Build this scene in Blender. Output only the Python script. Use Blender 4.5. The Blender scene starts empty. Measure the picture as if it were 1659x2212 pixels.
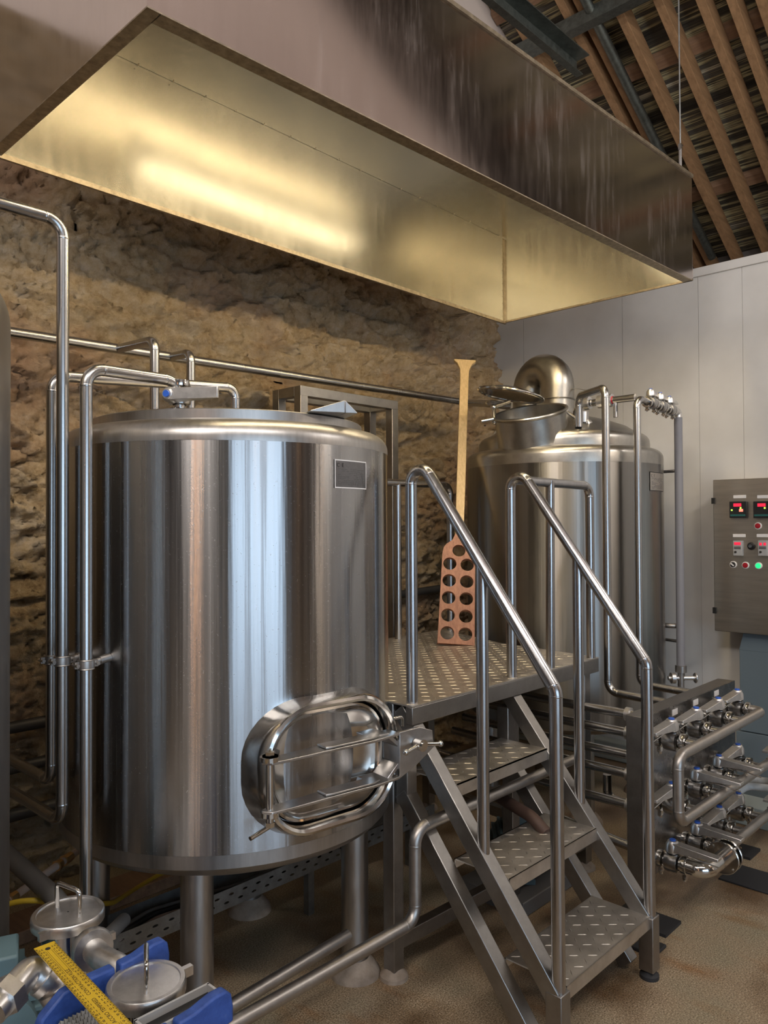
import bpy, math, random
from mathutils import Vector, Matrix, noise
random.seed(7)
C = bpy.context.scene.collection
SC = bpy.context.scene
PI = math.pi

# ------------------------------------------------------------------ camera
FPX, CXP, CYP, EYE = 1660.0, 829.5, 1106.0, Vector((0, 0, 1.55))
_x = Vector((2420 - CXP, -(1123 - CYP), -FPX)).normalized()
_y = Vector((-900 - CXP, -(1140 - CYP), -FPX)); _y = (_y - _x * _y.dot(_x)).normalized()
_z = _x.cross(_y)
ROT = Matrix((_x, _y, _z))
cam_data = bpy.data.cameras.new('camera'); cam = bpy.data.objects.new('camera', cam_data); C.objects.link(cam)
cam.matrix_world = Matrix.Translation(EYE) @ ROT.to_4x4()
cam_data.sensor_fit = 'VERTICAL'; cam_data.sensor_height = 36.0; cam_data.lens = FPX / 2212 * 36.0
cam_data.clip_start = 0.02
SC.camera = cam
def ray(u, v): return ROT @ Vector((u - CXP, CYP - v, -FPX))
def AX(u, v, X): d = ray(u, v); return EYE + d * (X / d.x)          # sight line meets the plane x = X
def AY(u, v, Y): d = ray(u, v); return EYE + d * (Y / d.y)
def AZ(u, v, Z): d = ray(u, v); return EYE + d * ((Z - EYE.z) / d.z)
def AD(u, v, D): return EYE + ray(u, v) * (D / FPX)

# ------------------------------------------------------------------ colour management, world, lamps
SC.view_settings.view_transform = 'Standard'; SC.view_settings.look = 'None'
SC.view_settings.gamma = 1.0; SC.view_settings.use_curve_mapping = False
SC.view_settings.exposure = -0.12
SC.cycles.max_bounces = 7; SC.cycles.diffuse_bounces = 4; SC.cycles.glossy_bounces = 5
SC.cycles.transmission_bounces = 2; SC.cycles.use_denoising = True
SC.cycles.sample_clamp_indirect = 6.0; SC.cycles.blur_glossy = 0.6
W = bpy.data.worlds.new('world'); SC.world = W; W.use_nodes = True
W.node_tree.nodes['Background'].inputs[0].default_value = (0.55, 0.65, 0.8, 1)
W.node_tree.nodes['Background'].inputs[1].default_value = 0.15
HOOD_LAMP = 8.0 
HOOD_LAMP_LOW = 76.0         # emission of the second hood tube, added to light the stone wall
WINDOW_LIGHT = 4.6        # daylight panes behind the camera
ROOM_LAMP = 26.0          # warm hanging lamps
def area(name, loc, target, sx, sy, power, col):
    l = bpy.data.lights.new(name, 'AREA'); l.shape = 'RECTANGLE'; l.size = sx; l.size_y = sy; l.energy = power; l.color = col
    o = bpy.data.objects.new(name, l); C.objects.link(o); o.location = loc
    o.rotation_euler = (Vector(target) - Vector(loc)).to_track_quat('-Z', 'Y').to_euler(); return o
# unseen fill lights added behind and beside the camera, without fittings
area('overhead_fill', (0.4, -1.6, 4.6), (2.2, 1.5, 0.8), 2.4, 0.25, 70, (1.0, 0.94, 0.88))
area('overhead_fill', (4.0, -1.2, 3.9), (4.4, 1.6, 1.0), 1.6, 0.25, 32, (1.0, 0.93, 0.86))
area('upward_fill', (-0.2, -2.2, 2.9), (0.8, -2.7, 7.0), 1.2, 0.3, 225, (0.98, 0.95, 0.96))  # added upward light, bounced off the lining as soft fill
area('overhead_fill', (-1.7, 0.1, 4.3), (1.2, 3.4, 2.2), 1.6, 0.3, 105, (1.0, 0.9, 0.82))
area('upward_fill', (3.4, -1.0, 2.7), (5.2, 1.8, 5.0), 0.9, 0.3, 22, (1.0, 0.86, 0.72))  # added upward light that brightens the rafters

# ------------------------------------------------------------------ mesh helpers
def V(*a): return Vector(a if len(a) > 1 else a[0])
class MB:
    def __init__(s): s.v = []; s.f = []
    def add(s, vs, fs):
        b = len(s.v); s.v += [Vector(p) for p in vs]; s.f += [tuple(i + b for i in f) for f in fs]; return s
    def box(s, c, size, M=None):
        hx, hy, hz = size[0] / 2, size[1] / 2, size[2] / 2
        vs = [Vector((x * hx, y * hy, z * hz)) for z in (-1, 1) for y in (-1, 1) for x in (-1, 1)]
        if M is not None: vs = [M @ p for p in vs]
        return s.add([p + Vector(c) for p in vs], [(0, 2, 3, 1), (4, 5, 7, 6), (0, 1, 5, 4), (2, 6, 7, 3), (0, 4, 6, 2), (1, 3, 7, 5)])
    def box2(s, a, b):
        a, b = Vector(a), Vector(b); return s.box((a + b) / 2, (abs(b.x - a.x), abs(b.y - a.y), abs(b.z - a.z)))
    def hexa(s, p):   # 8 corners: bottom loop 4, top loop 4
        return s.add(p, [(3, 2, 1, 0), (4, 5, 6, 7), (0, 1, 5, 4), (1, 2, 6, 5), (2, 3, 7, 6), (3, 0, 4, 7)])
    def bar(s, p0, p1, w, h, up=(0, 0, 1)):   # rectangular section
        p0, p1 = Vector(p0), Vector(p1); d = (p1 - p0).normalized(); up = Vector(up)
        sd = d.cross(up).normalized(); u = sd.cross(d)
        q = lambda p: [p - sd * w / 2 - u * h / 2, p + sd * w / 2 - u * h / 2, p + sd * w / 2 + u * h / 2, p - sd * w / 2 + u * h / 2]
        return s.add(q(p0) + q(p1), [(3, 2, 1, 0), (4, 5, 6, 7), (0, 1, 5, 4), (1, 2, 6, 5), (2, 3, 7, 6), (3, 0, 4, 7)])
    def prism(s, poly, vec):   # planar polygon pushed along vec
        n = len(poly); a = [Vector(p) for p in poly]; vec = Vector(vec); b = [p + vec for p in a]
        fs = [tuple(range(n - 1, -1, -1)), tuple(range(n, 2 * n))] + [(i, (i + 1) % n, n + (i + 1) % n, n + i) for i in range(n)]
        return s.add(a + b, fs)
    def lathe(s, prof, c=(0, 0, 0), axis=(0, 0, 1), n=48, a0=0.0, a1=2 * PI, cap0=False, cap1=False):
        ax = Vector(axis).normalized(); t = Vector((1, 0, 0)) if abs(ax.x) < .9 else Vector((0, 1, 0))
        e1 = (t - ax * t.dot(ax)).normalized(); e2 = ax.cross(e1); c = Vector(c)
        full = abs(a1 - a0 - 2 * PI) < 1e-6; m = n if full else n + 1
        vs = []; fs = []
        for r, z in prof:
            for i in range(m):
                a = a0 + (a1 - a0) * i / n
                vs.append(c + ax * z + (e1 * math.cos(a) + e2 * math.sin(a)) * r)
        for j in range(len(prof) - 1):
            for i in range(n):
                k = (i + 1) % m if full else i + 1
                fs.append((j * m + i, j * m + k, (j + 1) * m + k, (j + 1) * m + i))
        if cap0: fs.append(tuple(range(m - 1, -1, -1)))
        if cap1: fs.append(tuple((len(prof) - 1) * m + i for i in range(m)))
        return s.add(vs, fs)
    def cyl(s, p0, p1, r, r1=None, n=24):
        p0, p1 = Vector(p0), Vector(p1); L = (p1 - p0).length; r1 = r if r1 is None else r1
        return s.lathe([(r, 0), (r1, L)], p0, p1 - p0, n, cap0=True, cap1=True)
    def disc(s, c, r, t, axis=(0, 0, 1), n=40, ch=0.002):
        return s.lathe([(r - ch, 0), (r, ch), (r, t - ch), (r - ch, t)], c, axis, n, cap0=True, cap1=True)
    def torus(s, c, R, r, axis=(0, 0, 1), n=48, m=10):
        return s.lathe([(R + r * math.cos(2 * PI * k / m), r * math.sin(2 * PI * k / m)) for k in range(m + 1)], c, axis, n)
    def ball(s, c, r, n=16):
        return s.lathe([(max(r * math.sin(PI * k / 10), 1e-5), -r * math.cos(PI * k / 10)) for k in range(11)], c, (0, 0, 1), n)
    def tube(s, pts, r, bend=0.04, n=16, seg=7, caps=True, closed=False, welds=False):
        P = [Vector(p) for p in pts]; path = []; wl = []
        N = len(P)
        for i in range(N):
            if not closed and i in (0, N - 1): path.append(P[i]); continue
            a, b, c = P[i - 1], P[i], P[(i + 1) % N]
            d0 = (a - b); d1 = (c - b); l0, l1 = d0.length, d1.length
            if l0 < 1e-6 or l1 < 1e-6: continue
            d0 /= l0; d1 /= l1; th = PI - d0.angle(d1)
            if th < 0.02 or bend <= 0: path.append(b); continue
            t = min(bend * math.tan(th / 2), .49 * l0, .49 * l1); rb = t / math.tan(th / 2)
            bis = (d0 + d1).normalized(); cc = b + bis * math.sqrt(t * t + rb * rb)
            s0 = b + d0 * t - cc; s1 = b + d1 * t - cc; ang = s0.angle(s1); ax = s0.cross(s1).normalized()
            for k in range(seg + 1): path.append(cc + Matrix.Rotation(ang * k / seg, 3, ax) @ s0)
            wl += [(b + d0 * t, d0), (b + d1 * t, d1)]
        s.sweep(path, r, n, caps, closed)
        if welds:
            for c, d in wl: s.lathe([(r * .98, -.004), (r * 1.03, -.002), (r * 1.03, .002), (r * .98, .004)], c, d, n)
        return s
    def sweep(s, path, r, n=16, caps=True, closed=False):
        m = len(path); rad = r if hasattr(r, '__len__') else [r] * m
        tg = []
        for i in range(m):
            a = path[i - 1] if (i > 0 or closed) else path[i]; b = path[(i + 1) % m] if (i < m - 1 or closed) else path[i]
            tg.append((b - a).normalized())
        t = Vector((0, 0, 1)) if abs(tg[0].z) < .9 else Vector((1, 0, 0))
        e = (t - tg[0] * t.dot(tg[0])).normalized(); vs = []; fs = []
        for i in range(m):
            e = (e - tg[i] * e.dot(tg[i])).normalized(); f = tg[i].cross(e)
            for k in range(n):
                a = 2 * PI * k / n; vs.append(path[i] + (e * math.cos(a) + f * math.sin(a)) * rad[i])
        for i in range(m if closed else m - 1):
            j = (i + 1) % m
            for k in range(n): fs.append((i * n + k, i * n + (k + 1) % n, j * n + (k + 1) % n, j * n + k))
        if caps and not closed: fs += [tuple(range(n - 1, -1, -1)), tuple((m - 1) * n + k for k in range(n))]
        return s.add(vs, fs)
    def xf(s, M):
        s.v = [M @ p for p in s.v]; return s
    def build(s, name, mat, parent=None, world=True, bevel=0.0, angle=35, label=None):
        me = bpy.data.meshes.new(name)
        vs = s.v
        if parent is not None and world:
            o_, rr = ORG[parent.name]; inv = rr.inverted(); vs = [inv @ (p - o_) for p in vs]
        me.from_pydata([tuple(p) for p in vs], [], s.f); me.update()
        import bmesh
        bm = bmesh.new(); bm.from_mesh(me); bmesh.ops.recalc_face_normals(bm, faces=bm.faces[:]); bm.to_mesh(me); bm.free()
        me.polygons.foreach_set('use_smooth', [True] * len(me.polygons)); me.set_sharp_from_angle(angle=math.radians(angle))
        if mat is not None: me.materials.append(mat)
        o = bpy.data.objects.new(name, me); C.objects.link(o)
        if parent is not None:
            o.parent = parent
            if world: ORG[o.name] = ORG[parent.name]
        else: ORG[o.name] = (Vector((0, 0, 0)), Matrix.Identity(3))
        if bevel > 0:
            b = o.modifiers.new('bevel', 'BEVEL'); b.width = bevel; b.segments = 2; b.limit_method = 'ANGLE'; b.angle_limit = math.radians(40)
        if label: o['label'] = label
        return o
ORG = {}
def tag(o, label, cat, group=None, kind=None):
    o['label'] = label; o['category'] = cat
    if group: o['group'] = group
    if kind: o['kind'] = kind
    return o
def thing(name, label, cat, loc=(0, 0, 0), rotz=0.0, group=None):
    o = bpy.data.objects.new(name, None); C.objects.link(o); o.empty_display_size = .05
    o.location = loc; o.rotation_euler = (0, 0, rotz); ORG[o.name] = (Vector(loc), Matrix.Rotation(rotz, 3, 'Z'))
    return tag(o, label, cat, group)
def recentre(o):
    """give a one-mesh thing its origin at the middle of its underside"""
    me = o.data; xs = [v.co for v in me.vertices]
    c = Vector((sum((min(p.x for p in xs), max(p.x for p in xs))) / 2, sum((min(p.y for p in xs), max(p.y for p in xs))) / 2, min(p.z for p in xs)))
    for v in me.vertices: v.co -= c
    o.location = c; return o
def solo(name, mb, mat, label, cat, group=None, bevel=0.0, angle=35):
    return tag(recentre(mb.build(name, mat, None, bevel=bevel, angle=angle)), label, cat, group)
def struct(name, mb, mat, bevel=0.0, angle=35):
    o = mb.build(name, mat, None, bevel=bevel, angle=angle); o['kind'] = 'structure'; return o
def text_mb(txt, size, M, align='CENTER', depth=0.0):
    cu = bpy.data.curves.new('t', 'FONT'); cu.body = txt; cu.size = size; cu.align_x = align; cu.align_y = 'CENTER'; cu.resolution_u = 3
    cu.extrude = depth
    ob = bpy.data.objects.new('t', cu); me = bpy.data.meshes.new_from_object(ob)
    vs = [M @ v.co for v in me.vertices]; fs = [tuple(p.vertices) for p in me.polygons]
    bpy.data.objects.remove(ob); bpy.data.curves.remove(cu); bpy.data.meshes.remove(me)
    return vs, fs
def frame_matrix(o, ex, ey):
    ex = Vector(ex).normalized(); ey = Vector(ey); ey = (ey - ex * ey.dot(ex)).normalized(); ez = ex.cross(ey)
    M = Matrix((ex, ey, ez)).transposed().to_4x4(); M.translation = Vector(o); return M

# ------------------------------------------------------------------ materials
def newmat(name):
    m = bpy.data.materials.new(name); m.use_nodes = True; nt = m.node_tree
    return m, nt, nt.nodes['Principled BSDF']
def lk(nt, a, b): nt.links.new(a, b)
def nd(nt, t, **kw):
    n = nt.nodes.new(t)
    for k, v in kw.items():
        if k in n.inputs: n.inputs[k].default_value = v
        else: setattr(n, k, v)
    return n
def ramp(nt, fac, stops):
    r = nt.nodes.new('ShaderNodeValToRGB'); el = r.color_ramp.elements
    while len(el) < len(stops): el.new(.5)
    for e, (p, c) in zip(el, stops): e.position = p; e.color = (*c, 1) if len(c) == 3 else c
    lk(nt, fac, r.inputs[0]); return r.outputs[0]
def plain(name, col, rough=.5, metal=0.0, emit=0.0, ecol=None):
    m, nt, b = newmat(name)
    b.inputs['Base Color'].default_value = (*col, 1); b.inputs['Roughness'].default_value = rough; b.inputs['Metallic'].default_value = metal
    if emit: b.inputs['Emission Color'].default_value = (*(ecol or col), 1); b.inputs['Emission Strength'].default_value = emit
    return m
def steel(name, col=(.56, .55, .53), rough=.3, spread=.1, scale=(30, 30, 30), bump=.0, mott=.12, aniso=0.0, detail=4):
    """stainless steel with a little mottling in gloss and tone; scale stretches the grain"""
    m, nt, b = newmat(name); b.inputs['Metallic'].default_value = 1
    tc = nd(nt, 'ShaderNodeTexCoord'); mp = nd(nt, 'ShaderNodeMapping'); mp.inputs['Scale'].default_value = scale
    lk(nt, tc.outputs['Object'], mp.inputs[0])
    n = nd(nt, 'ShaderNodeTexNoise', Scale=1.0, Detail=detail, Roughness=.65); lk(nt, mp.outputs[0], n.inputs['Vector'])
    lk(nt, ramp(nt, n.outputs[0], [(.25, tuple(c * (1 - mott) for c in col)), (.75, tuple(min(1, c * (1 + mott)) for c in col))]), b.inputs['Base Color'])
    mr = nd(nt, 'ShaderNodeMapRange'); mr.inputs['To Min'].default_value = rough - spread; mr.inputs['To Max'].default_value = rough + spread
    lk(nt, n.outputs[0], mr.inputs[0]); lk(nt, mr.outputs[0], b.inputs['Roughness'])
    if bump:
        bp = nd(nt, 'ShaderNodeBump', Strength=bump, Distance=.002); lk(nt, n.outputs[0], bp.inputs['Height']); lk(nt, bp.outputs[0], b.inputs['Normal'])
    if aniso:
        b.inputs['Anisotropic'].default_value = aniso; tg = nd(nt, 'ShaderNodeTangent', direction_type='RADIAL', axis='Z'); lk(nt, tg.outputs[0], b.inputs['Tangent']); b.inputs['Anisotropic Rotation'].default_value = .25
        b.inputs['Anisotropic Rotation'].default_value = 0.0
    return m
def tank_steel(name, col=(.42, .42, .425), rough=.24, aniso=.97, wob=.35):
    """rolled sheet: vertical bands of slightly different gloss around the shell"""
    m, nt, b = newmat(name); b.inputs['Metallic'].default_value = 1
    tc = nd(nt, 'ShaderNodeTexCoord'); sx = nd(nt, 'ShaderNodeSeparateXYZ'); lk(nt, tc.outputs['Object'], sx.inputs[0])
    at = nd(nt, 'ShaderNodeMath', operation='ARCTAN2'); lk(nt, sx.outputs[1], at.inputs[0]); lk(nt, sx.outputs[0], at.inputs[1])
    cb = nd(nt, 'ShaderNodeCombineXYZ'); lk(nt, at.outputs[0], cb.inputs[0]); lk(nt, sx.outputs[2], cb.inputs[2])
    mp = nd(nt, 'ShaderNodeMapping'); mp.inputs['Scale'].default_value = (22, 1, .25); lk(nt, cb.outputs[0], mp.inputs[0])
    n = nd(nt, 'ShaderNodeTexNoise', Scale=1.0, Detail=7.0, Roughness=.7); lk(nt, mp.outputs[0], n.inputs['Vector'])
    sp = nd(nt, 'ShaderNodeTexNoise', Scale=160.0, Detail=2.0); lk(nt, tc.outputs['Object'], sp.inputs['Vector'])
    lk(nt, ramp(nt, n.outputs[0], [(.3, tuple(c * .86 for c in col)), (.7, tuple(c * 1.1 for c in col))]), b.inputs['Base Color'])
    mr = nd(nt, 'ShaderNodeMapRange'); mr.inputs['From Min'].default_value = .3; mr.inputs['From Max'].default_value = .7
    mr.inputs['To Min'].default_value = rough - .05; mr.inputs['To Max'].default_value = rough + .06
    lk(nt, n.outputs[0], mr.inputs[0])
    ad = nd(nt, 'ShaderNodeMath', operation='ADD'); m2 = nd(nt, 'ShaderNodeMapRange'); m2.inputs['From Min'].default_value = .68; m2.inputs['From Max'].default_value = .8; m2.inputs['To Max'].default_value = .12
    lk(nt, sp.outputs[0], m2.inputs[0]); lk(nt, mr.outputs[0], ad.inputs[0]); lk(nt, m2.outputs[0], ad.inputs[1]); lk(nt, ad.outputs[0], b.inputs['Roughness'])
    bp = nd(nt, 'ShaderNodeBump', Strength=wob, Distance=.004)
    mp3 = nd(nt, 'ShaderNodeMapping'); mp3.inputs['Scale'].default_value = (11, 1, .4); lk(nt, cb.outputs[0], mp3.inputs[0])
    n3 = nd(nt, 'ShaderNodeTexNoise', Scale=1.0, Detail=3.0); lk(nt, mp3.outputs[0], n3.inputs['Vector'])
    lk(nt, n3.outputs[0], bp.inputs['Height']); lk(nt, bp.outputs[0], b.inputs['Normal'])
    b.inputs['Anisotropic'].default_value = aniso
    tg = nd(nt, 'ShaderNodeTangent', direction_type='RADIAL', axis='Z'); lk(nt, tg.outputs[0], b.inputs['Tangent']); b.inputs['Anisotropic Rotation'].default_value = .25
    return m
def hood_steel(name, col, rough, drips):
    m, nt, b = newmat(name); b.inputs['Metallic'].default_value = 1
    tc = nd(nt, 'ShaderNodeTexCoord'); mp = nd(nt, 'ShaderNodeMapping'); mp.inputs['Scale'].default_value = (26, 26, 3.0); lk(nt, tc.outputs['Object'], mp.inputs[0])
    n = nd(nt, 'ShaderNodeTexNoise', Scale=1.0, Detail=6.0, Roughness=.7); lk(nt, mp.outputs[0], n.inputs['Vector'])
    g = nd(nt, 'ShaderNodeTexNoise', Scale=2.2, Detail=5.0); lk(nt, tc.outputs['Object'], g.inputs['Vector'])
    mx = nd(nt, 'ShaderNodeMath', operation='MULTIPLY'); lk(nt, n.outputs[0], mx.inputs[0]); lk(nt, g.outputs[0], mx.inputs[1])
    lk(nt, ramp(nt, mx.outputs[0], [(.12, tuple(c * (1 - drips * .5) for c in col)), (.4, tuple(min(1, c * (1 + drips * .3)) for c in col))]), b.inputs['Base Color'])
    mr = nd(nt, 'ShaderNodeMapRange'); mr.inputs['From Min'].default_value = .15; mr.inputs['From Max'].default_value = .4
    mr.inputs['To Min'].default_value = rough - .04; mr.inputs['To Max'].default_value = rough + .1 * drips + .02
    lk(nt, mx.outputs[0], mr.inputs[0]); lk(nt, mr.outputs[0], b.inputs['Roughness'])
    # dry drip marks and dust: dull, non-metal specks
    d = nd(nt, 'ShaderNodeMapRange'); d.inputs['From Min'].default_value = .3; d.inputs['From Max'].default_value = .42; d.inputs['To Min'].default_value = 1.0; d.inputs['To Max'].default_value = 1 - .5 * drips
    lk(nt, mx.outputs[0], d.inputs[0]); lk(nt, d.outputs[0], b.inputs['Metallic'])
    return m

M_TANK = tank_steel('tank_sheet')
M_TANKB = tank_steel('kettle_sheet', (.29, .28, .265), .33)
M_SATIN = steel('satin_steel', (.42, .41, .4), .36, .07, (60, 60, 8))
M_DOME = steel('dome_steel', (.4, .385, .355), .33, .08, (25, 25, 25))
M_PIPE = steel('pipe_steel', (.42, .415, .41), .26, .04, (70, 70, 3), mott=.06)
M_DULL = steel('dull_pipe', (.4, .38, .36), .42, .08, (30, 30, 30))
M_DARKP = plain('dark_pipe', (.045, .042, .04), .45)
M_GREYP = plain('grey_plastic', (.12, .115, .11), .5)
M_RAIL = steel('rail_steel', (.42, .415, .42), .24, .07, (60, 60, 10))
M_FRAME = steel('stair_steel', (.31, .3, .29), .38, .08, (20, 20, 20), mott=.15)
M_PLATE = steel('tread_steel', (.58, .55, .51), .44, .1, (14, 14, 14), mott=.2)
M_POLISH = steel('polished_steel', (.62, .61, .59), .13, .06, (20, 20, 20))
M_CAST = steel('cast_fitting', (.66, .65, .64), .36, .1, (50, 50, 50), bump=.2)
M_HOODO = hood_steel('hood_outer', (.46, .405, .38), .15, .2)
M_HOODI = hood_steel('hood_inner', (.55, .53, .47), .24, .06)
M_GUTTER = steel('gutter_steel', (.32, .27, .2), .5, .1, (40, 40, 40), mott=.4)
M_GALV = steel('galvanised', (.33, .34, .34), .5, .1, (25, 25, 25), mott=.25)
M_DARKST = steel('dark_channel', (.16, .18, .17), .5, .1, (30, 30, 30), mott=.3)
M_CAB = steel('cabinet_steel', (.5, .45, .38), .33, .06, (50, 4, 50))
M_BLUEGREY = plain('pedestal_paint', (.13, .17, .2), .45)
M_BLUE = None
M_CAPBLUE = plain('blue_cap', (.03, .12, .55), .35)
M_BLACK = plain('black_plastic', (.012, .012, .012), .4)
M_RUBBER = plain('rubber', (.02, .02, .022), .7)
M_WHITE = plain('white_label', (.75, .73, .72), .5)
M_HOSE = plain('white_hose', (.62, .66, .68), .4)
M_INSUL = plain('grey_insulation', (.2, .2, .22), .6)
M_BRASS = plain('brass', (.55, .38, .18), .3, 1)
M_PVC = plain('pinkish_plastic_pipe', (.5, .42, .38), .5)
M_MOTOR = plain('motor_paint', (.09, .15, .18), .5)
M_MOTORL = plain('pale_motor_paint', (.1, .17, .2), .5)
M_RED = plain('red_lens', (.35, .01, .02), .25)
M_GREEN = plain('green_lens', (.02, .6, .2), .3, 0, 1.1, (.02, .8, .25))
M_REDLED = plain('red_display', (.5, .01, .03), .3, 0, .9, (1, .03, .08))
M_GREENLED = plain('green_led', (.3, .7, .05), .3, 0, 2.0, (.5, 1, .1))
M_REDLED2 = plain('red_led', (.8, .1, .05), .3, 0, 3.0, (1, .15, .1))
M_TEAL = plain('teal_strip', (.02, .12, .11), .4)
M_GREYMOD = plain('module_grey', (.38, .38, .38), .5)
M_INK = plain('ink', (.02, .018, .015), .6)
M_YELLOWC = plain('yellow_green_cable', (.55, .38, .03), .45)
M_TUBE = plain('lit_tube', (1, .95, .8), .4, 0, HOOD_LAMP, (1.0, .83, .54))
M_TUBE2 = plain('lit_tube_low', (1, .95, .8), .4, 0, HOOD_LAMP_LOW, (1.0, .8, .5))
M_BULB = plain('lit_bulb', (1, .8, .5), .4, 0, ROOM_LAMP, (1.0, .55, .25))
M_SLIT = plain('warm_slit', (1, .7, .45), .3, 0, 15.0, (1.0, .5, .25))
M_SLIT2 = plain('pale_slit', (1, .85, .7), .3, 0, 5.0, (1.0, .8, .62))
M_PANE = plain('daylight_pane', (.6, .75, 1), .3, 0, WINDOW_LIGHT, (.58, .78, 1.0))

def noisy(name, stops, scale, rough, detail=6, bump=0, bscale=None, mscale=(1, 1, 1), dist=.01):
    m, nt, b = newmat(name); tc = nd(nt, 'ShaderNodeTexCoord'); mp = nd(nt, 'ShaderNodeMapping'); mp.inputs['Scale'].default_value = mscale
    lk(nt, tc.outputs['Object'], mp.inputs[0]); n = nd(nt, 'ShaderNodeTexNoise', Scale=scale, Detail=detail, Roughness=.65); lk(nt, mp.outputs[0], n.inputs['Vector'])
    lk(nt, ramp(nt, n.outputs[0], stops), b.inputs['Base Color']); b.inputs['Roughness'].default_value = rough
    if bump:
        n2 = nd(nt, 'ShaderNodeTexNoise', Scale=bscale or scale, Detail=8.0, Roughness=.7); lk(nt, mp.outputs[0], n2.inputs['Vector'])
        bp = nd(nt, 'ShaderNodeBump', Strength=bump, Distance=dist); lk(nt, n2.outputs[0], bp.inputs['Height']); lk(nt, bp.outputs[0], b.inputs['Normal'])
    return m
M_BLUE = noisy('blue_cast_paint', [(.3, (.015, .045, .2)), (.6, (.03, .08, .32)), (.8, (.07, .12, .36))], 40, .5, bump=.25, bscale=120, dist=.002)
M_RAFTER = noisy('rafter_timber', [(.3, (.2, .115, .055)), (.7, (.34, .2, .1))], 3, .7, mscale=(1, 12, 12), bump=.1)
M_BATTEN = noisy('batten_timber', [(.3, (.16, .09, .055)), (.7, (.28, .17, .1))], 3, .7, mscale=(12, 1, 12))
M_HANDLEW = noisy('pale_beech', [(.3, (.5, .35, .17)), (.7, (.68, .5, .27))], 4, .55, mscale=(20, 20, 2))
M_BLADEW = noisy('red_brown_wood', [(.3, (.19, .075, .04)), (.7, (.36, .16, .09))], 5, .5, mscale=(14, 14, 2), bump=.15)
M_YOKE = steel('yoke_steel', (.5, .49, .48), .34, .05, (30, 30, 30))
M_YELLOW = noisy('yellow_rule', [(.35, (.5, .32, .015)), (.7, (.7, .48, .03))], 9, .4)
M_CONC = noisy('leg_footing', [(.3, (.2, .15, .11)), (.7, (.36, .29, .23))], 18, .6, bump=.3, bscale=60)
M_LINING = plain('reflector_lining', (.68, .57, .5), .8)
M_GABLE = plain('pale_gable', (.62, .54, .49), .85)
M_PLASTER = plain('painted_block', (.11, .1, .095), .8)

# ================================================================== the setting
XW, YW, YF, XL = 4.75, 3.42, -4.2, -4.0
def m_floor():
    m, nt, b = newmat('resin_floor'); tc = nd(nt, 'ShaderNodeTexCoord')
    sp = nd(nt, 'ShaderNodeTexNoise', Scale=190.0, Detail=3.0, Roughness=.8); lk(nt, tc.outputs['Object'], sp.inputs['Vector'])
    bg = nd(nt, 'ShaderNodeTexNoise', Scale=2.3, Detail=5.0); lk(nt, tc.outputs['Object'], bg.inputs['Vector'])
    c1 = ramp(nt, sp.outputs[0], [(.3, (.05, .036, .024)), (.5, (.31, .245, .17)), (.7, (.62, .53, .42))])
    c2 = ramp(nt, bg.outputs[0], [(.34, (.42, .32, .23)), (.52, (.95, .9, .82)), (.72, (.78, .84, .78))])
    mx = nd(nt, 'ShaderNodeMix', data_type='RGBA', blend_type='MULTIPLY'); mx.inputs['Factor'].default_value = 1
    lk(nt, c1, mx.inputs['A']); lk(nt, c2, mx.inputs['B'])
    # orange-brown patches from a stretched, turned noise
    st = nd(nt, 'ShaderNodeTexNoise', Scale=5.0, Detail=4.0); mp = nd(nt, 'ShaderNodeMapping'); mp.inputs['Scale'].default_value = (1.6, .7, 1); mp.inputs['Rotation'].default_value = (0, 0, .6)
    lk(nt, tc.outputs['Object'], mp.inputs[0]); lk(nt, mp.outputs[0], st.inputs['Vector'])
    sr = ramp(nt, st.outputs[0], [(.56, (0, 0, 0)), (.75, (.7, .7, .7))])
    m2 = nd(nt, 'ShaderNodeMix', data_type='RGBA', blend_type='MULTIPLY'); m2.inputs['B'].default_value = (.85, .55, .32, 1)
    lk(nt, sr, m2.inputs['Factor']); lk(nt, mx.outputs['Result'], m2.inputs['A']); lk(nt, m2.outputs['Result'], b.inputs['Base Color'])
    rr = ramp(nt, bg.outputs[0], [(.4, (.3, .3, .3)), (.6, (.55, .55, .55))]); lk(nt, rr, b.inputs['Roughness'])
    bp = nd(nt, 'ShaderNodeBump', Strength=.25, Distance=.002); lk(nt, sp.outputs[0], bp.inputs['Height']); lk(nt, bp.outputs[0], b.inputs['Normal'])
    return m
struct('floor', MB().box2((XL, YF, -.1), (7.4, YW + .1, 0)), m_floor())

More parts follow.
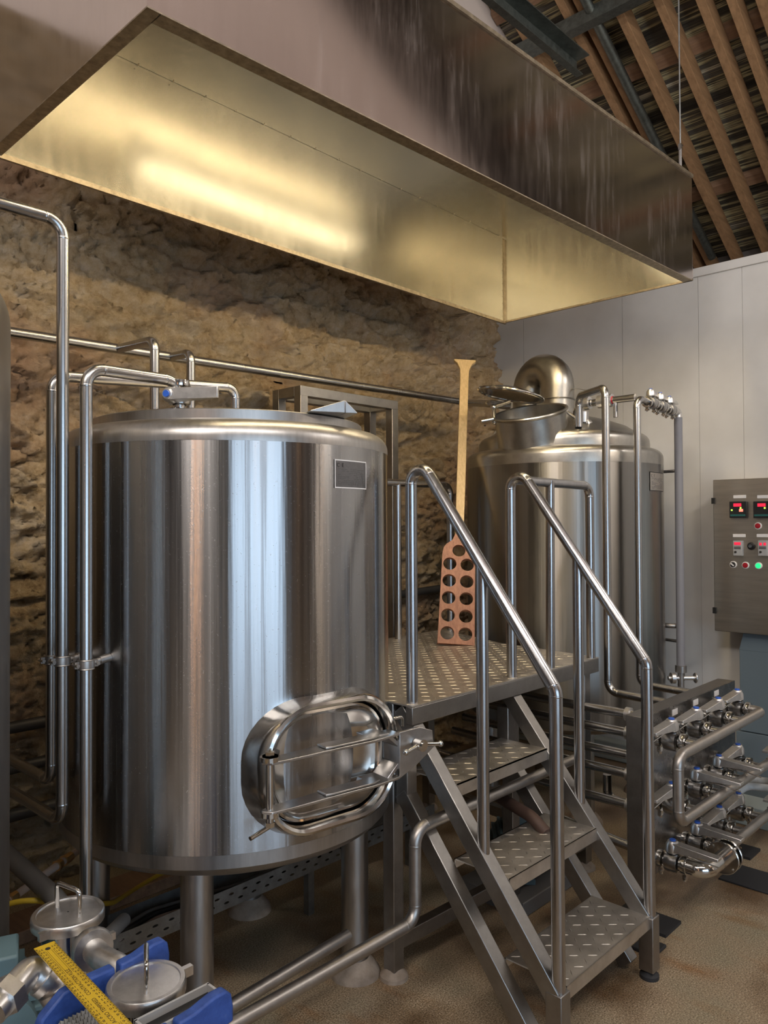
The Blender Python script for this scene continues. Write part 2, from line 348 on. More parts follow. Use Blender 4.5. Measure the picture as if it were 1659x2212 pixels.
# rough stone wall: real relief, stone by stone
def stone_wall():
    x0, x1, z0, z1, st = -.9, 4.76, 0.0, 3.75, .0115
    nx = int((x1 - x0) / st); nz = int((z1 - z0) / st); vs = []; tint = []
    for j in range(nz + 1):
        z = z0 + (z1 - z0) * j / nz
        for i in range(nx + 1):
            x = x0 + (x1 - x0) * i / nx
            w = noise.noise_vector((x * 3.1, z * 3.4, 3.1)) * .055 + noise.noise_vector((x * 11, z * 13, 6.1)) * .016 + noise.noise_vector((x * 34, z * 36, 2.1)) * .005
            X, Z = x + w.x, z + w.z; h = 0.0; tn = 0.0
            for sx, sz, A, T, o in ((.40, .185, .045, .17, .5), (.145, .075, .034, .12, 7.5), (.052, .030, .015, .05, 3.5)):
                d, pts = noise.voronoi(Vector((X / sx, Z / sz, o))); c = pts[0]; r = noise.cell_vector(c * 5.7 + Vector((.37, .11, .73)))
                e = min(1, (d[1] - d[0]) / .16)
                h += A * (r.x - .5) + T * ((X / sx - c.x) * (r.y - .5) * .5 + (Z / sz - c.y) * (r.z - .35) * .9) - A * .35 * (1 - e) * (1 - e)
                if A > .01: tn += r.z * (.6 if A > .02 else .4)
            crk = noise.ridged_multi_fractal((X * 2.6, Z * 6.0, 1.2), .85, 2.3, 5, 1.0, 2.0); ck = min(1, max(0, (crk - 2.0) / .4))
            h += .012 * noise.fractal((x * 3, z * 4, 4.0), 1, 2, 3) + .010 * noise.fractal((x * 42, z * 60, 5.0), .6, 2.1, 4) - .03 * ck
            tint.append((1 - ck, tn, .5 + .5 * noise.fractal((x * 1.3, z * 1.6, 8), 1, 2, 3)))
            vs.append((x, YW - .06 - max(-.08, min(.1, h)), z))
    fs = [(j * (nx + 1) + i, j * (nx + 1) + i + 1, (j + 1) * (nx + 1) + i + 1, (j + 1) * (nx + 1) + i) for j in range(nz) for i in range(nx)]
    me = bpy.data.meshes.new('wall_back'); me.from_pydata(vs, [], fs); me.update()
    at = me.color_attributes.new('stone', 'FLOAT_COLOR', 'POINT')
    at.data.foreach_set('color', [c for t in tint for c in (*t, 1)])
    me.polygons.foreach_set('use_smooth', [True] * len(me.polygons))
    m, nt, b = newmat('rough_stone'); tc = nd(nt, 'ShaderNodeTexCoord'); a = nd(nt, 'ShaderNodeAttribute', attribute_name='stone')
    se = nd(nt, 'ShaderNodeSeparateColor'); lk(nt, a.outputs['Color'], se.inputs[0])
    n = nd(nt, 'ShaderNodeTexNoise', Scale=16.0, Detail=9.0, Roughness=.72); lk(nt, tc.outputs['Object'], n.inputs['Vector'])
    ad = nd(nt, 'ShaderNodeMath', operation='MULTIPLY_ADD'); ad.inputs[1].default_value = .16; lk(nt, se.outputs[1], ad.inputs[0]); lk(nt, n.outputs[0], ad.inputs[2])
    c = ramp(nt, ad.outputs[0], [(.36, (.2, .13, .07)), (.5, (.45, .325, .185)), (.62, (.56, .43, .27)), (.78, (.64, .53, .39))])
    pk = nd(nt, 'ShaderNodeMix', data_type='RGBA'); pk.inputs['B'].default_value = (.42, .26, .17, 1)
    pr = ramp(nt, se.outputs[2], [(.5, (0, 0, 0)), (.8, (.75, .75, .75))]); lk(nt, pr, pk.inputs['Factor']); lk(nt, c, pk.inputs['A'])
    mo = nd(nt, 'ShaderNodeMix', data_type='RGBA'); mo.inputs['A'].default_value = (.2, .135, .085, 1); lk(nt, se.outputs[0], mo.inputs['Factor']); lk(nt, pk.outputs['Result'], mo.inputs['B'])  # cracks darkened in colour too, painted shade that deepens the relief
    lk(nt, mo.outputs['Result'], b.inputs['Base Color']); b.inputs['Roughness'].default_value = .9; b.inputs['Specular IOR Level'].default_value = .2
    v = nd(nt, 'ShaderNodeTexNoise', Scale=55.0, Detail=8.0, Roughness=.75); lk(nt, tc.outputs['Object'], v.inputs['Vector'])
    bp = nd(nt, 'ShaderNodeBump', Strength=1.0, Distance=.02); lk(nt, v.outputs[0], bp.inputs['Height']); lk(nt, bp.outputs[0], b.inputs['Normal'])
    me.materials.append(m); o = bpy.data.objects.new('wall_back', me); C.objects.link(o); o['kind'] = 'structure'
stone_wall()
struct('wall_back_core', MB().box2((XL, YW + .02, 0), (7.4, YW + .3, 9)).box2((XL, YW - .05, 0), (-.9, YW + .02, 9)).box2((-.9, YW - .04, 3.75), (7.4, YW + .02, 9)), M_GABLE)

# white insulated panels of the cold store, with fine joints
def m_panel():
    m, nt, b = newmat('white_panel'); tc = nd(nt, 'ShaderNodeTexCoord')
    n = nd(nt, 'ShaderNodeTexNoise', Scale=3.0, Detail=6.0); lk(nt, tc.outputs['Object'], n.inputs['Vector'])
    lk(nt, ramp(nt, n.outputs[0], [(.3, (.56, .55, .53)), (.7, (.66, .65, .63))]), b.inputs['Base Color']); b.inputs['Roughness'].default_value = .45
    return m
M_PANEL = m_panel(); wr = MB(); y = YW - .02
joints = [3.13, 2.36, 1.86, 1.62 - .02, .9, .2, -.8, -1.8, -2.8, YF]
for k, j in enumerate(joints):
    wr.box2((XW, y, 0), (XW + .08, j + .0015, 3.06)); y = j - .0015
wr.box2((XW + .004, YF, 0), (XW + .08, YW, 3.06))
struct('wall_right', wr, M_PANEL)
struct('trim_1', MB().box2((XW - .012, YF, 3.06), (XW + .1, YW - .03, 3.115)), M_PANEL, bevel=.003)
struct('ceiling_cold_store', MB().box2((XW + .08, YF, 3.03), (7.3, YW, 3.1)), M_PANEL)
struct('wall_right_outer', MB().box2((7.3, YF, 0), (7.4, YW + .3, 4.2)), M_PLASTER)
# slightly proud kerb along the panels
struct('baseboard_right', MB().box2((XW - .1, -1.5, 0), (XW, 3.3, .12)), plain('kerb', (.36, .4, .38), .6), bevel=.008)

# roof: sheeting on battens and rafters, sloping down to the right
SL = math.tan(math.radians(28.7)); RS = 1.5
ex, ez = 7.4, 1.55 + 1.57 * RS
def roof_z(x): return ez + (XW * RS - x) * SL
def m_roof():
    m, nt, b = newmat('old_sheeting'); tc = nd(nt, 'ShaderNodeTexCoord'); mp = nd(nt, 'ShaderNodeMapping'); mp.inputs['Scale'].default_value = (16, .25, 16); lk(nt, tc.outputs['Object'], mp.inputs[0])
    n = nd(nt, 'ShaderNodeTexNoise', Scale=1.0, Detail=5.0, Roughness=.75); lk(nt, mp.outputs[0], n.inputs['Vector'])
    mp2 = nd(nt, 'ShaderNodeMapping'); mp2.inputs['Scale'].default_value = (5, .5, 5); lk(nt, tc.outputs['Object'], mp2.inputs[0])
    n2 = nd(nt, 'ShaderNodeTexNoise', Scale=1.0, Detail=3.0); lk(nt, mp2.outputs[0], n2.inputs['Vector'])
    mu = nd(nt, 'ShaderNodeMath', operation='ADD'); lk(nt, n.outputs[0], mu.inputs[0]); lk(nt, n2.outputs[0], mu.inputs[1])
    hv = nd(nt, 'ShaderNodeMath', operation='MULTIPLY'); hv.inputs[1].default_value = .5; lk(nt, mu.outputs[0], hv.inputs[0])
    lk(nt, ramp(nt, hv.outputs[0], [(.4, (.02, .018, .016)), (.47, (.06, .055, .04)), (.5, (.5, .44, .25)), (.525, (.05, .045, .04)), (.57, (.12, .11, .09)), (.6, (.5, .46, .34))]), b.inputs['Base Color'])
    b.inputs['Roughness'].default_value = .55; bp = nd(nt, 'ShaderNodeBump', Strength=.8, Distance=.02); lk(nt, n.outputs[0], bp.inputs['Height']); lk(nt, bp.outputs[0], b.inputs['Normal'])
    return m
def roof_box(xa, xb, ya, yb, d0, d1):   # d = height above the rafters' underside
    return [(x, y, roof_z(x) + d) for d in (d0, d1) for x, y in ((xa, ya), (xb, ya), (xb, yb), (xa, yb))]
struct('ceiling', MB().hexa(roof_box(XL, ex, -.9, YW + .3, .2, .26)), m_roof())
struct('reflector_lining', MB().hexa(roof_box(XL, ex, YF - .1, -.86, -.02, .26)), M_LINING)  # unseen pale lining, added for its bright reflection in the hood front
for k, yy in enumerate((2.1, 1.864, 1.789, 1.644, 1.47, 1.308, 1.195, 1.09, .95, .8, .6, .35)):
    Y = yy * RS; struct('trim_%d' % (k + 2), MB().hexa(roof_box(.2, ex, Y - .03, Y + .03, 0, .15)), M_RAFTER, bevel=.004)
for k, x in enumerate((6.6, 5.5, 4.75, 4.0, 3.2)):
    struct('trim_%d' % (k + 20), MB().hexa(roof_box(x - .04, x + .04, -.8, YW - .05, .15, .2)), M_BATTEN)
struct('trim_30', MB().hexa(roof_box(XL, ex, -.9, -.84, -.55, .2)), M_PLASTER)  # unseen drop board, added to keep the upward fill off the roof
# the room behind the camera: front wall with glazed doors, left wall
wf = MB()
for a, b in (((XL, YF - .2, 0), (-2.9, YF, 9)), ((1.35, YF - .2, 0), (7.4, YF, 9)), ((-2.9, YF - .2, 2.75), (1.35, YF, 9)), ((-2.9, YF - .2, 0), (1.35, YF, .12))): wf.box2(a, b)
struct('wall_front', wf, M_PLASTER)
struct('wall_left', MB().box2((XL - .2, YF, 0), (XL, YW + .3, 9)), M_PLASTER)
for k, (xa, xb) in enumerate(((-2.86, -1.55), (-1.35, -.1), (.1, 1.3))):
    w = struct('window_%d' % (k + 1), MB().box2((xa, YF - .12, .14), (xb, YF - .1, 2.73)), M_PANE)
    f = MB()
    for (a, b) in (((xa - .06, .12), (xa + .02, 2.75)), ((xb - .02, .12), (xb + .06, 2.75)), ((xa, 1.38), (xb, 1.46)), ((xa, .12), (xb, .2)), ((xa, 2.67), (xb, 2.75))):
        f.box2((a[0], YF - .1, a[1]), (b[0], YF - .02, b[1]))
    f.build('window_frame', M_DARKST, w)

# narrow glowing slits, added to reflect as thin upright lines in the big tank
for k, (a, b, mt) in enumerate((((XL, -1.6, .3), (XL + .01, -1.56, 3.2), M_SLIT), ((4.32, YF, .4), (4.37, YF + .01, 3.0), M_SLIT2), ((4.6, YF, .4), (4.64, YF + .01, 3.0), M_SLIT2))):
    struct('window_%d' % (k + 4), MB().box2(a, b), mt)

# ================================================================== extractor hood
hood = thing('extractor_hood', 'large stainless steel extraction hood hanging over the tanks', 'hood', (2.45, 2.17, 2.8))
FL, FR, BR, BL = Vector((.932, 1.674, 2.8)), Vector((3.962, 1.576, 2.8)), Vector((3.974, 2.756, 2.8)), Vector((.931, 2.715, 2.8))
ZT = 3.345; up = Vector((0, 0, ZT - 2.8))
def wallpanel(a, b, inn, t=.0015, z0=0.0):
    """sheet panel from a to b: outer skin and inner skin share one thickness"""
    a, b = Vector(a), Vector(b); inn = Vector(inn).normalized() * t
    z = Vector((0, 0, z0)); return [a + z, b + z, b + inn + z, a + inn + z, a + up, b + up, b + inn + up, a + inn + up]
def inset(p, dx, dy): return Vector((p.x + dx, p.y + dy, p.z))
# outer skins and, 12 mm inside, the inner skins
MB().hexa(wallpanel(FL, FR, (0, 1, 0), .004)).build('front_panel', M_HOODO, hood)
MB().hexa(wallpanel(FL, BL, (1, 0, 0), .004)).build('end_panel', M_HOODO, hood)
MB().hexa(wallpanel(FR, BR, (-1, 0, 0), .004)).build('end_panel', M_HOODO, hood)
MB().hexa(wallpanel(BL, BR, (0, -1, 0), .004)).build('back_panel', M_HOODO, hood)
i1, i2, i3, i4 = inset(FL, .006, .006), inset(FR, -.006, .006), inset(BR, -.006, -.006), inset(BL, .006, -.006)
MB().hexa(wallpanel(i4, i3, (0, -1, 0))).build('inner_back_panel', M_HOODI, hood)
MB().hexa(wallpanel(i2, i3, (-1, 0, 0))).build('inner_end_panel', M_HOODI, hood)
MB().hexa(wallpanel(i1, i4, (1, 0, 0))).build('inner_end_panel', M_HOODI, hood)
MB().hexa(wallpanel(i1, i2, (0, 1, 0))).build('inner_front_panel', M_HOODI, hood)
zt = Vector((0, 0, .519)); zz = Vector((0, 0, .526))
MB().hexa([i1 + zt, i2 + zt, i3 + zt, i4 + zt, i1 + zz, i2 + zz, i3 + zz, i4 + zz]).build('inner_top_panel', M_HOODI, hood)
MB().hexa([FL + up, FR + up, BR + up, BL + up] + [p + up + Vector((0, 0, .004)) for p in (FL, FR, BR, BL)]).build('top_panel', M_HOODO, hood)
# drip gutter folded inward along the lower rim
g = MB(); gw = .045
def strip(a, b, inn, w, z0, z1):
    inn = Vector(inn).normalized() * w; z0 = Vector((0, 0, z0)); z1 = Vector((0, 0, z1))
    return [a + z0, b + z0, b + inn + z0, a + inn + z0, a + z1, b + z1, b + inn + z1, a + inn + z1]
g.hexa(strip(FL, FR, (0, 1, 0), gw, -.004, 0)); g.hexa(strip(inset(FL, 0, gw), BL, (1, 0, 0), gw * .8, -.004, 0))
g.hexa(strip(inset(FL, 0, gw), inset(FR, 0, gw), (0, 1, 0), .002, -.004, .025)); g.hexa(strip(inset(FL, gw * .8, 0), inset(BL, gw * .8, 0), (1, 0, 0), .002, -.004, .025))
g.hexa(strip(BL, BR, (0, -1, 0), .012, -.012, .006)); g.hexa(strip(FR, BR, (-1, 0, 0), .012, -.004, .006))
g.build('gutter', M_GUTTER, hood)
# corner seam with its rivets
MB().bar(i3 + Vector((-.012, -.002, 0)), i3 + Vector((-.012, -.002, .518)), .022, .002, (0, 1, 0)).build('corner_seam', M_GUTTER, hood)
for k in range(12): MB().ball(i3 + Vector((-.028, -.0015, .03 + k * .041)), .0028, 8).build('rivet', M_GUTTER, hood)
for k in range(20): MB().ball(i4.lerp(i3, (k + .5) / 20) + Vector((0, -.018, .517)), .0025, 8).build('rivet', M_GUTTER, hood)
# filler strips and the butt joint along the top panel
MB().bar(i4.lerp(i3, .0) + Vector((.0, -.006, .516)), i3 + Vector((0, -.006, .516)), .01, .004).build('joint_strip', M_HOODI, hood)
for a, b, dy in ((0, .37, -.46), (.47, .86, -.5)):
    MB().bar(i4.lerp(i3, a) + Vector((.0, dy, .516)), i4.lerp(i3, b) + Vector((0, dy, .516)), .012, .003).build('joint_strip', M_HOODI, hood)
r = MB(); r.bar(FL + up + Vector((0, -.004, -.006)), FR + up + Vector((0, -.004, -.006)), .008, .016); r.build('top_edge', M_GUTTER, hood)

lamp = thing('fluorescent_lamp', 'tube lamp fixed under the top of the extraction hood', 'lamp', (2.55, 2.1, 3.24))
lb = MB(); lb.box2((1.8, 2.075, 3.275), (3.3, 2.125, 3.319))
for x in (1.81, 3.27): lb.box2((x, 2.085, 3.23), (x + .02, 2.115, 3.28))
lb.build('lamp_housing', M_WHITE, lamp); MB().cyl((1.83, 2.1, 3.245), (3.27, 2.1, 3.245), .018).build('lamp_tube', M_TUBE, lamp)
wall_fill_lamp = thing('fluorescent_lamp', 'long tube lamp added inside the hood front to light the stone wall', 'lamp', (2.4, 1.7, 2.98))  # hidden second tube, added to brighten the wall below the hood
MB().bar((1.02, 1.696, 2.98), (3.65, 1.61, 2.98), .03, .06).build('lamp_housing', M_WHITE, wall_fill_lamp); MB().cyl((1.06, 1.731, 2.98), (3.6, 1.648, 2.98), .016).build('lamp_tube', M_TUBE2, wall_fill_lamp)
rods = [(3.926, 1.62, roof_z(3.926)), (.99, 1.71, roof_z(.99)), (3.93, 2.71, roof_z(3.93)), (.99, 2.68, roof_z(.99))]
for k, (x, y, z) in enumerate(rods[:1]):
    t = thing('suspension_rod', 'thin steel rod with turnbuckle holding up the hood', 'rod', (x, y, ZT))
    MB().cyl((x, y, ZT + .12), (x, y, z + .12), .004, n=10).build('rod', M_GALV, t)
    MB().cyl((x, y, ZT), (x, y, ZT + .16), .008, n=10).box((x, y, ZT + .15), (.02, .014, .03)).box((x + .012, y, ZT + .165), (.03, .008, .008)).build('turnbuckle', M_PIPE, t)

# steel under the roof
b = MB(); A_, B_ = AY(1035, -25, 2.15), AY(1245, 133, 2.15); B_.z = A_.z
dirn = (B_ - A_).normalized(); A_ = A_ - dirn * 2
b.bar(A_, B_, .006, .09); b.bar(A_ + V(0, -.04, .045), B_ + V(0, -.04, .045), .08, .006); b.bar(A_ + V(0, -.02, -.045), B_ + V(0, -.02, -.045), .04, .006)
solo('steel_channel', b, M_DARKST, 'dark galvanised steel channel slung below the rafters above the hood', 'beam')
b = MB(); Yc = 1.74 * RS; b.cyl((1.5, Yc, roof_z(1.5) - .05), (7.0, Yc, roof_z(7.0) - .05), .035, n=14)
solo('roof_tube', b, M_DARKST, 'dark round tube running down the roof slope between the rafters', 'tube')
b = MB(); b.bar((4.86, 1.75, roof_z(4.86) - .06), (4.86, 3.3, roof_z(4.86) - .06), .09, .1)
solo('roof_purlin', b, M_DARKST, 'short dark cross beam under the rafters near the picture top', 'beam')

# ================================================================== brewing tanks
def arc(r0, z0, r1, z1, n=8, out=True):
    """quarter bend from (r0,z0) to (r1,z1): leaves vertically, arrives horizontally"""
    return [(r1 + (r0 - r1) * math.cos(PI / 2 * k / n), z0 + (z1 - z0) * math.sin(PI / 2 * k / n)) for k in range(n + 1)]
def tank_leg(t, x, y, ztop, r=.047):
    l = MB().cyl((x, y, .06), (x, y, ztop), r, n=28).build('leg', M_SATIN, t)
    MB().lathe([(.088, 0), (.085, .015), (.07, .035), (.052, .055), (.048, .06)], (x, y, 0), n=28).build('footing', M_CONC, l)
TX, TY, TR = 1.56, 2.235, .548
t1 = thing('steel_tank', 'big cylindrical steel tank with oval manway door at its lower front', 'tank', (TX, TY, 0))
ZB, Z1, Z2, ZS = .59, .638, 1.785, 1.808
MB().lathe([(TR, Z1), (TR, Z2)], (TX, TY, 0), n=128).build('shell', M_TANK, t1)
MB().lathe([(TR + .0004, Z2)] + arc(TR + .0004, ZS - .01, TR - .06, ZS + .045, 8) + [(TR - .13, ZS + .058), (.3, ZS + .062)], (TX, TY, 0), n=128).build('shoulder', M_SATIN, t1)
MB().lathe([(.02, ZB - .075), (.36, ZB - .06), (.46, ZB - .045), (TR - .02, ZB - .012), (TR, ZB + .01), (TR + .0004, Z1)], (TX, TY, 0), n=128, cap0=True).build('bottom', M_SATIN, t1)
for dx, dy in ((-.33, -.305), (.3, -.304), (.308, .314), (-.36, .265)): tank_leg(t1, TX + dx, TY + dy, ZB)
# raised lid, its hinged flap folded up
lz = ZS + .045
MB().lathe([(.458, lz), (.458, lz + .032), (.454, lz + .035), (.02, lz + .04)], (TX, TY, 0), n=96, cap1=True, a0=0, a1=2 * PI).build('lid', M_SATIN, t1)
fl = MB(); cx, cy = TX + .17, TY - .1
d = Vector((.9, -.42, 0)).normalized(); n_ = Vector((-d.y, d.x, 0)); c0 = AD(705, 893, 2.33); c0.z = lz + .036
a, bq, cq = c0 - d * .05, c0 + d * .06, c0 + d * .10
w1 = n_ * .2
fl.hexa([a, bq, bq + w1, a + w1, a + V(0, 0, .004), bq + V(0, 0, .04), bq + w1 + V(0, 0, .04), a + w1 + V(0, 0, .004)])
fl.hexa([bq, cq, cq + w1 * .9, bq + w1, bq + V(0, 0, .04), cq + V(0, 0, .004), cq + w1 * .9 + V(0, 0, .004), bq + w1 + V(0, 0, .04)])
fl.build('lid_flap', M_SATIN, t1, bevel=.002)
# rating plate, set against the curve
def rating_plate(t, cxy, R, ang, zc, w, h, dark, lab):
    c = Vector((cxy[0], cxy[1], zc)); nn = Vector((math.cos(ang), math.sin(ang), 0)); e1 = Vector((-nn.y, nn.x, 0))
    o = c + nn * (R + .0008); M = frame_matrix(o, e1, (0, 0, 1)); g = MB()
    def pt(x, y, lift=0.0):
        a = ang + x / R; return Vector((cxy[0] + (R + .0012 + lift) * math.cos(a), cxy[1] + (R + .0012 + lift) * math.sin(a), zc + y))
    N = 10; vs = []; fs = []
    for k in range(N + 1):
        x = -w / 2 + w * k / N; vs += [pt(x, -h / 2), pt(x, h / 2)]
    fs = [(2 * k, 2 * k + 2, 2 * k + 3, 2 * k + 1) for k in range(N)]
    p = MB().add(vs, fs).build('rating_plate', M_PLATED if dark else M_PLATEL, t)
    bw = .0035
    def ribbon(mb, x0, x1, y0, y1, lift):
        vs = []; n = max(1, int((x1 - x0) / .01))
        for k in range(n + 1):
            x = x0 + (x1 - x0) * k / n; vs += [pt(x, y0, lift), pt(x, y1, lift)]
        mb.add(vs, [(2 * k, 2 * k + 2, 2 * k + 3, 2 * k + 1) for k in range(n)])
    for a in ((-w / 2, w / 2, h / 2 - bw, h / 2), (-w / 2, w / 2, -h / 2, -h / 2 + bw), (-w / 2, -w / 2 + bw, -h / 2, h / 2), (w / 2 - bw, w / 2, -h / 2, h / 2)): ribbon(g, *a, .0008)
    g.build('plate_border', M_WHITE if dark else M_INK, p)
    tm = MB()
    for s_, xo in (('C', -.40), ('E', -.27)):
        vs, fs = text_mb(s_, .2 * h, Matrix.Identity(4)); tm.add([pt(v.x + xo * w, v.y + h * .3, .001) for v in vs], fs)
    tm.build('ce_mark', M_INK, p)
    ln = MB(); random.seed(3)
    for k in range(9):
        yy = h * .16 - k * h * .065; x = -.4 * w
        while x < .4 * w:
            l = random.uniform(.03, .12) * w
            if random.random() < .75: ribbon(ln, x, min(x + l, .42 * w), yy, yy + h * .022, .001)
            x += l + .03 * w
    ln.build('engraved_lines', M_ENGR, p)
M_PLATED = steel('dark_plate', (.2, .2, .21), .35, .06, (60, 60, 60)); M_PLATEL = steel('light_plate', (.5, .46, .42), .4, .06, (60, 60, 60)); M_ENGR = plain('engraving', (.1, .1, .1), .5)
pl = AD(755, 1026, 2.36); rating_plate(t1, (TX, TY), TR, math.radians(-83.4), 1.70, .15, .086, True, '')

# oval manway
MA = math.radians(263); mn = Vector((math.cos(MA), math.sin(MA), 0)); me_ = Vector((-mn.y, mn.x, 0)); MC = Vector((TX, TY, 0)) + mn * TR; MC.z = .86
MC += me_ * .022 - mn * .022
MM = Matrix((me_, Vector((0, 0, 1)), mn)).transposed().to_4x4(); MM.translation = MC     # local: x along the front, y up, z outward
def rrect(w, h, r, n=9):
    out = []
    for cx, cy, a0 in ((w / 2 - r, h / 2 - r, 0), (-w / 2 + r, h / 2 - r, 90), (-w / 2 + r, -h / 2 + r, 180), (w / 2 - r, -h / 2 + r, 270)):
        out += [(cx + r * math.cos(math.radians(a0 + 90 * k / n)), cy + r * math.sin(math.radians(a0 + 90 * k / n))) for k in range(n + 1)]
    return out
def loft(mb, rings, close=True):
    n = len(rings[0]); vs = [p for r in rings for p in r]; fs = []
    for j in range(len(rings) - 1):
        for i in range(n): fs.append((j * n + i, j * n + (i + 1) % n, (j + 1) * n + (i + 1) % n, (j + 1) * n + i))
    return mb.add(vs, fs)
def ring(w, h, r, z): return [Vector((x, y, z)) for x, y in rrect(w, h, r)]
mw, mh, mr = .47, .37, .155
f = MB(); loft(f, [ring(mw + .06, mh + .06, mr + .03, -.10), ring(mw + .035, mh + .035, mr + .018, -.02), ring(mw + .012, mh + .012, mr + .006, .035), ring(mw + .006, mh + .006, mr + .003, .058), ring(mw - .006, mh - .006, mr - .003, .070),
            ring(mw - .022, mh - .022, mr - .011, .074), ring(mw - .038, mh - .038, mr - .019, .069), ring(mw - .046, mh - .046, mr - .023, .054), ring(mw - .05, mh - .05, mr - .025, -.02)])
f.xf(MM); mf = f.build('manway_frame', M_POLISH, t1)
dr = MB(); loft(dr, [ring(mw - .054, mh - .054, mr - .027, .02), ring(mw - .06, mh - .06, mr - .03, .034), ring(mw - .075, mh - .075, mr - .037, .036), ring(mw - .09, mh - .09, mr - .045, .024), ring(mw - .13, mh - .13, mr - .065, .012), ring(mw - .3, mh - .3, .03, .004)])
dr.f.append(tuple(range(len(dr.v) - 40, len(dr.v)))); dr.xf(MM)
md = dr.build('manway_door', M_POLISH, t1)
# yoke: two flat arms from the hinge, joined by an eight-sided plate at the clamp
yk = MB(); hx = -mw / 2 - .004
def yb(pts, y, th=.008):
    yk.prism([(x, y, z) for x, z in pts], (0, th, 0))
for y in (.055, -.075):
    yb([(hx - .024, .1), (hx - .005, .122), (hx + .05, .126), (.0, .128), (.10, .132), (.17, .124), (.2, .118), (.2, .062), (.0, .064), (hx + .03, .076), (hx - .012, .084)], y)
    yk.prism([(-.07, y + .009, .118), (-.05, y + .009, .124), (.09, y + .009, .128), (.125, y + .009, .115), (.125, y + .009, .082), (-.07, y + .009, .074)], (0, .006, 0))
yk.prism([(.20, .063, .104), (.275, .068, .112), (.32, .052, .12), (.325, -.0, .12), (.26, -.045, .112), (.2, -.075, .104)], (0, 0, .012))
for k in range(8):
    a0, a1 = math.radians(22.5 + 45 * k), math.radians(67.5 + 45 * k)
    if math.cos((a0 + a1) / 2) > -.2: yk.hexa([(.13 + rr * 1.15 * math.cos(a), -.006 + rr * math.sin(a), z) for z in (.036, .108) for rr, a in ((.066, a0), (.066, a1), (.078, a1), (.078, a0))])
yk.xf(MM).build('yoke', M_YOKE, md, bevel=.0015)
hp = MB(); hp.cyl(MM @ V(hx, -.1, .1), MM @ V(hx, .075, .1), .0105)
for y in (-.083, .062): hp.cyl(MM @ V(hx, y, .1), MM @ V(hx, y + .012, .1), .026)
hp.cyl(MM @ V(hx, .074, .1), MM @ V(hx, .086, .1), .013, n=6); hp.cyl(MM @ V(hx, -.112, .1), MM @ V(hx, -.1, .1), .013, n=6)
hp.build('hinge_pin', M_POLISH, md)
for y in (.066, -.084): MB().prism([MM @ V(x, y, z) for x, z in ((hx + .05, .03), (hx - .012, .08), (hx - .024, .1), (hx - .01, .124), (hx + .012, .124), (hx + .05, .07))], MM.to_3x3() @ V(0, .008, 0)).build('hinge_bracket', M_POLISH, mf, bevel=.001)
ch = MB(); o = V(.262, .02, .124)
ch.cyl(MM @ V(.21, .03, .06), MM @ V(.25, .03, .06), .009).cyl(MM @ (o - V(0, 0, .07)), MM @ (o + V(0, 0, .035)), .011).cyl(MM @ (o), MM @ (o + V(0, 0, .03)), .018)
for sx in (-1, 1): ch.cyl(MM @ (o + V(sx * .012, 0, .018)), MM @ (o + V(sx * .068, -.006 , .03)), .0075, .006).ball(MM @ (o + V(sx * .07, -.006, .03)), .0095)
ch.build('clamp_handle', M_POLISH, md)
MB().cyl(MM @ V(hx + .03, -.128, .06), MM @ V(hx - .045, -.14, .075), .006).build('drain_spigot', M_POLISH, mf)
MB().tube([MM @ V(.245, .08, .03), MM @ V(.285, .08, .03), MM @ V(.285, .05, .03)], .005, .01).build('latch_hook', M_POLISH, mf)

# second tank with domed top, beside the white wall
UX, UY = 3.914, 2.32
t2 = thing('steel_tank', 'domed steel kettle with open top hatch standing beside the white wall', 'tank', (UX, UY, 0))
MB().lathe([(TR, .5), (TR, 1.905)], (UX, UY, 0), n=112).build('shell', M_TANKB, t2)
MB().lathe([(TR + .0004, 1.86)] + arc(TR + .0004, 1.905, TR - .055, 1.952, 7) + [(TR - .075, 1.955)], (UX, UY, 0), n=112).build('shoulder', M_DOME, t2)
dome = [(TR - .07, 1.952), (TR - .07, 1.985)] + arc(TR - .07, 1.99, TR - .12, 2.04, 6)[1:] + [(.36, 2.085), (.27, 2.12), (.15, 2.155), (.02, 2.165)]
MB().lathe(dome, (UX, UY, 0), n=112, cap1=True).build('dome', M_DOME, t2)
MB().lathe([(.02, .42), (.4, .44), (TR - .02, .48), (TR, .5)], (UX, UY, 0), n=96, cap0=True).build('bottom', M_SATIN, t2)
for dx, dy in ((-.31, -.3), (.31, -.3), (.31, .3), (-.31, .3)): tank_leg(t2, UX + dx, UY + dy, .5)
rating_plate(t2, (UX, UY), TR, math.radians(-85), 1.765, .2, .1, False, '')
left = Vector((-.69, .722, 0)); back = Vector((.722, .692, 0)); upz = Vector((0, 0, 1))
nk = (upz * 1.0 - back * .30 + left * .18).normalized(); nc = AD(1145, 893, 4.12)
MB().lathe([(.193, -.18), (.19, -.008), (.2, 0), (.203, .006), (.2, .012), (.192, .014), (.184, .008), (.184, -.18)], nc, nk, n=72).build('hatch_neck', M_DOME, t2)
lcn = AD(1103, 853, 4.2); ln_ = (upz * 1.0 + left * -.2 - back * .02).normalized()
ld = MB().torus(lcn, .176, .009, ln_, 72, 10); ld.lathe([(.172, .002), (.15, .012), (.1, .03), (.02, .038)], lcn, ln_, 72, cap1=True); ld.lathe([(.172, -.002), (.15, .006), (.1, .024), (.02, .032)], lcn, ln_, 72, cap1=True)
hl = ld.build('hatch_lid', M_POLISH, t2)
hg = MB(); ha = AD(1068, 912, 4.12); hb_ = AD(1066, 880, 4.16); hc = AD(1100, 868, 4.2)
hg.tube([ha, hb_, hc], .012, .02).ball(hb_, .018).ball(ha, .015); hg.tube([AD(1066, 905, 4.1), AD(1040, 910, 4.1)], .009).build('hatch_hinge', M_POLISH, t2)
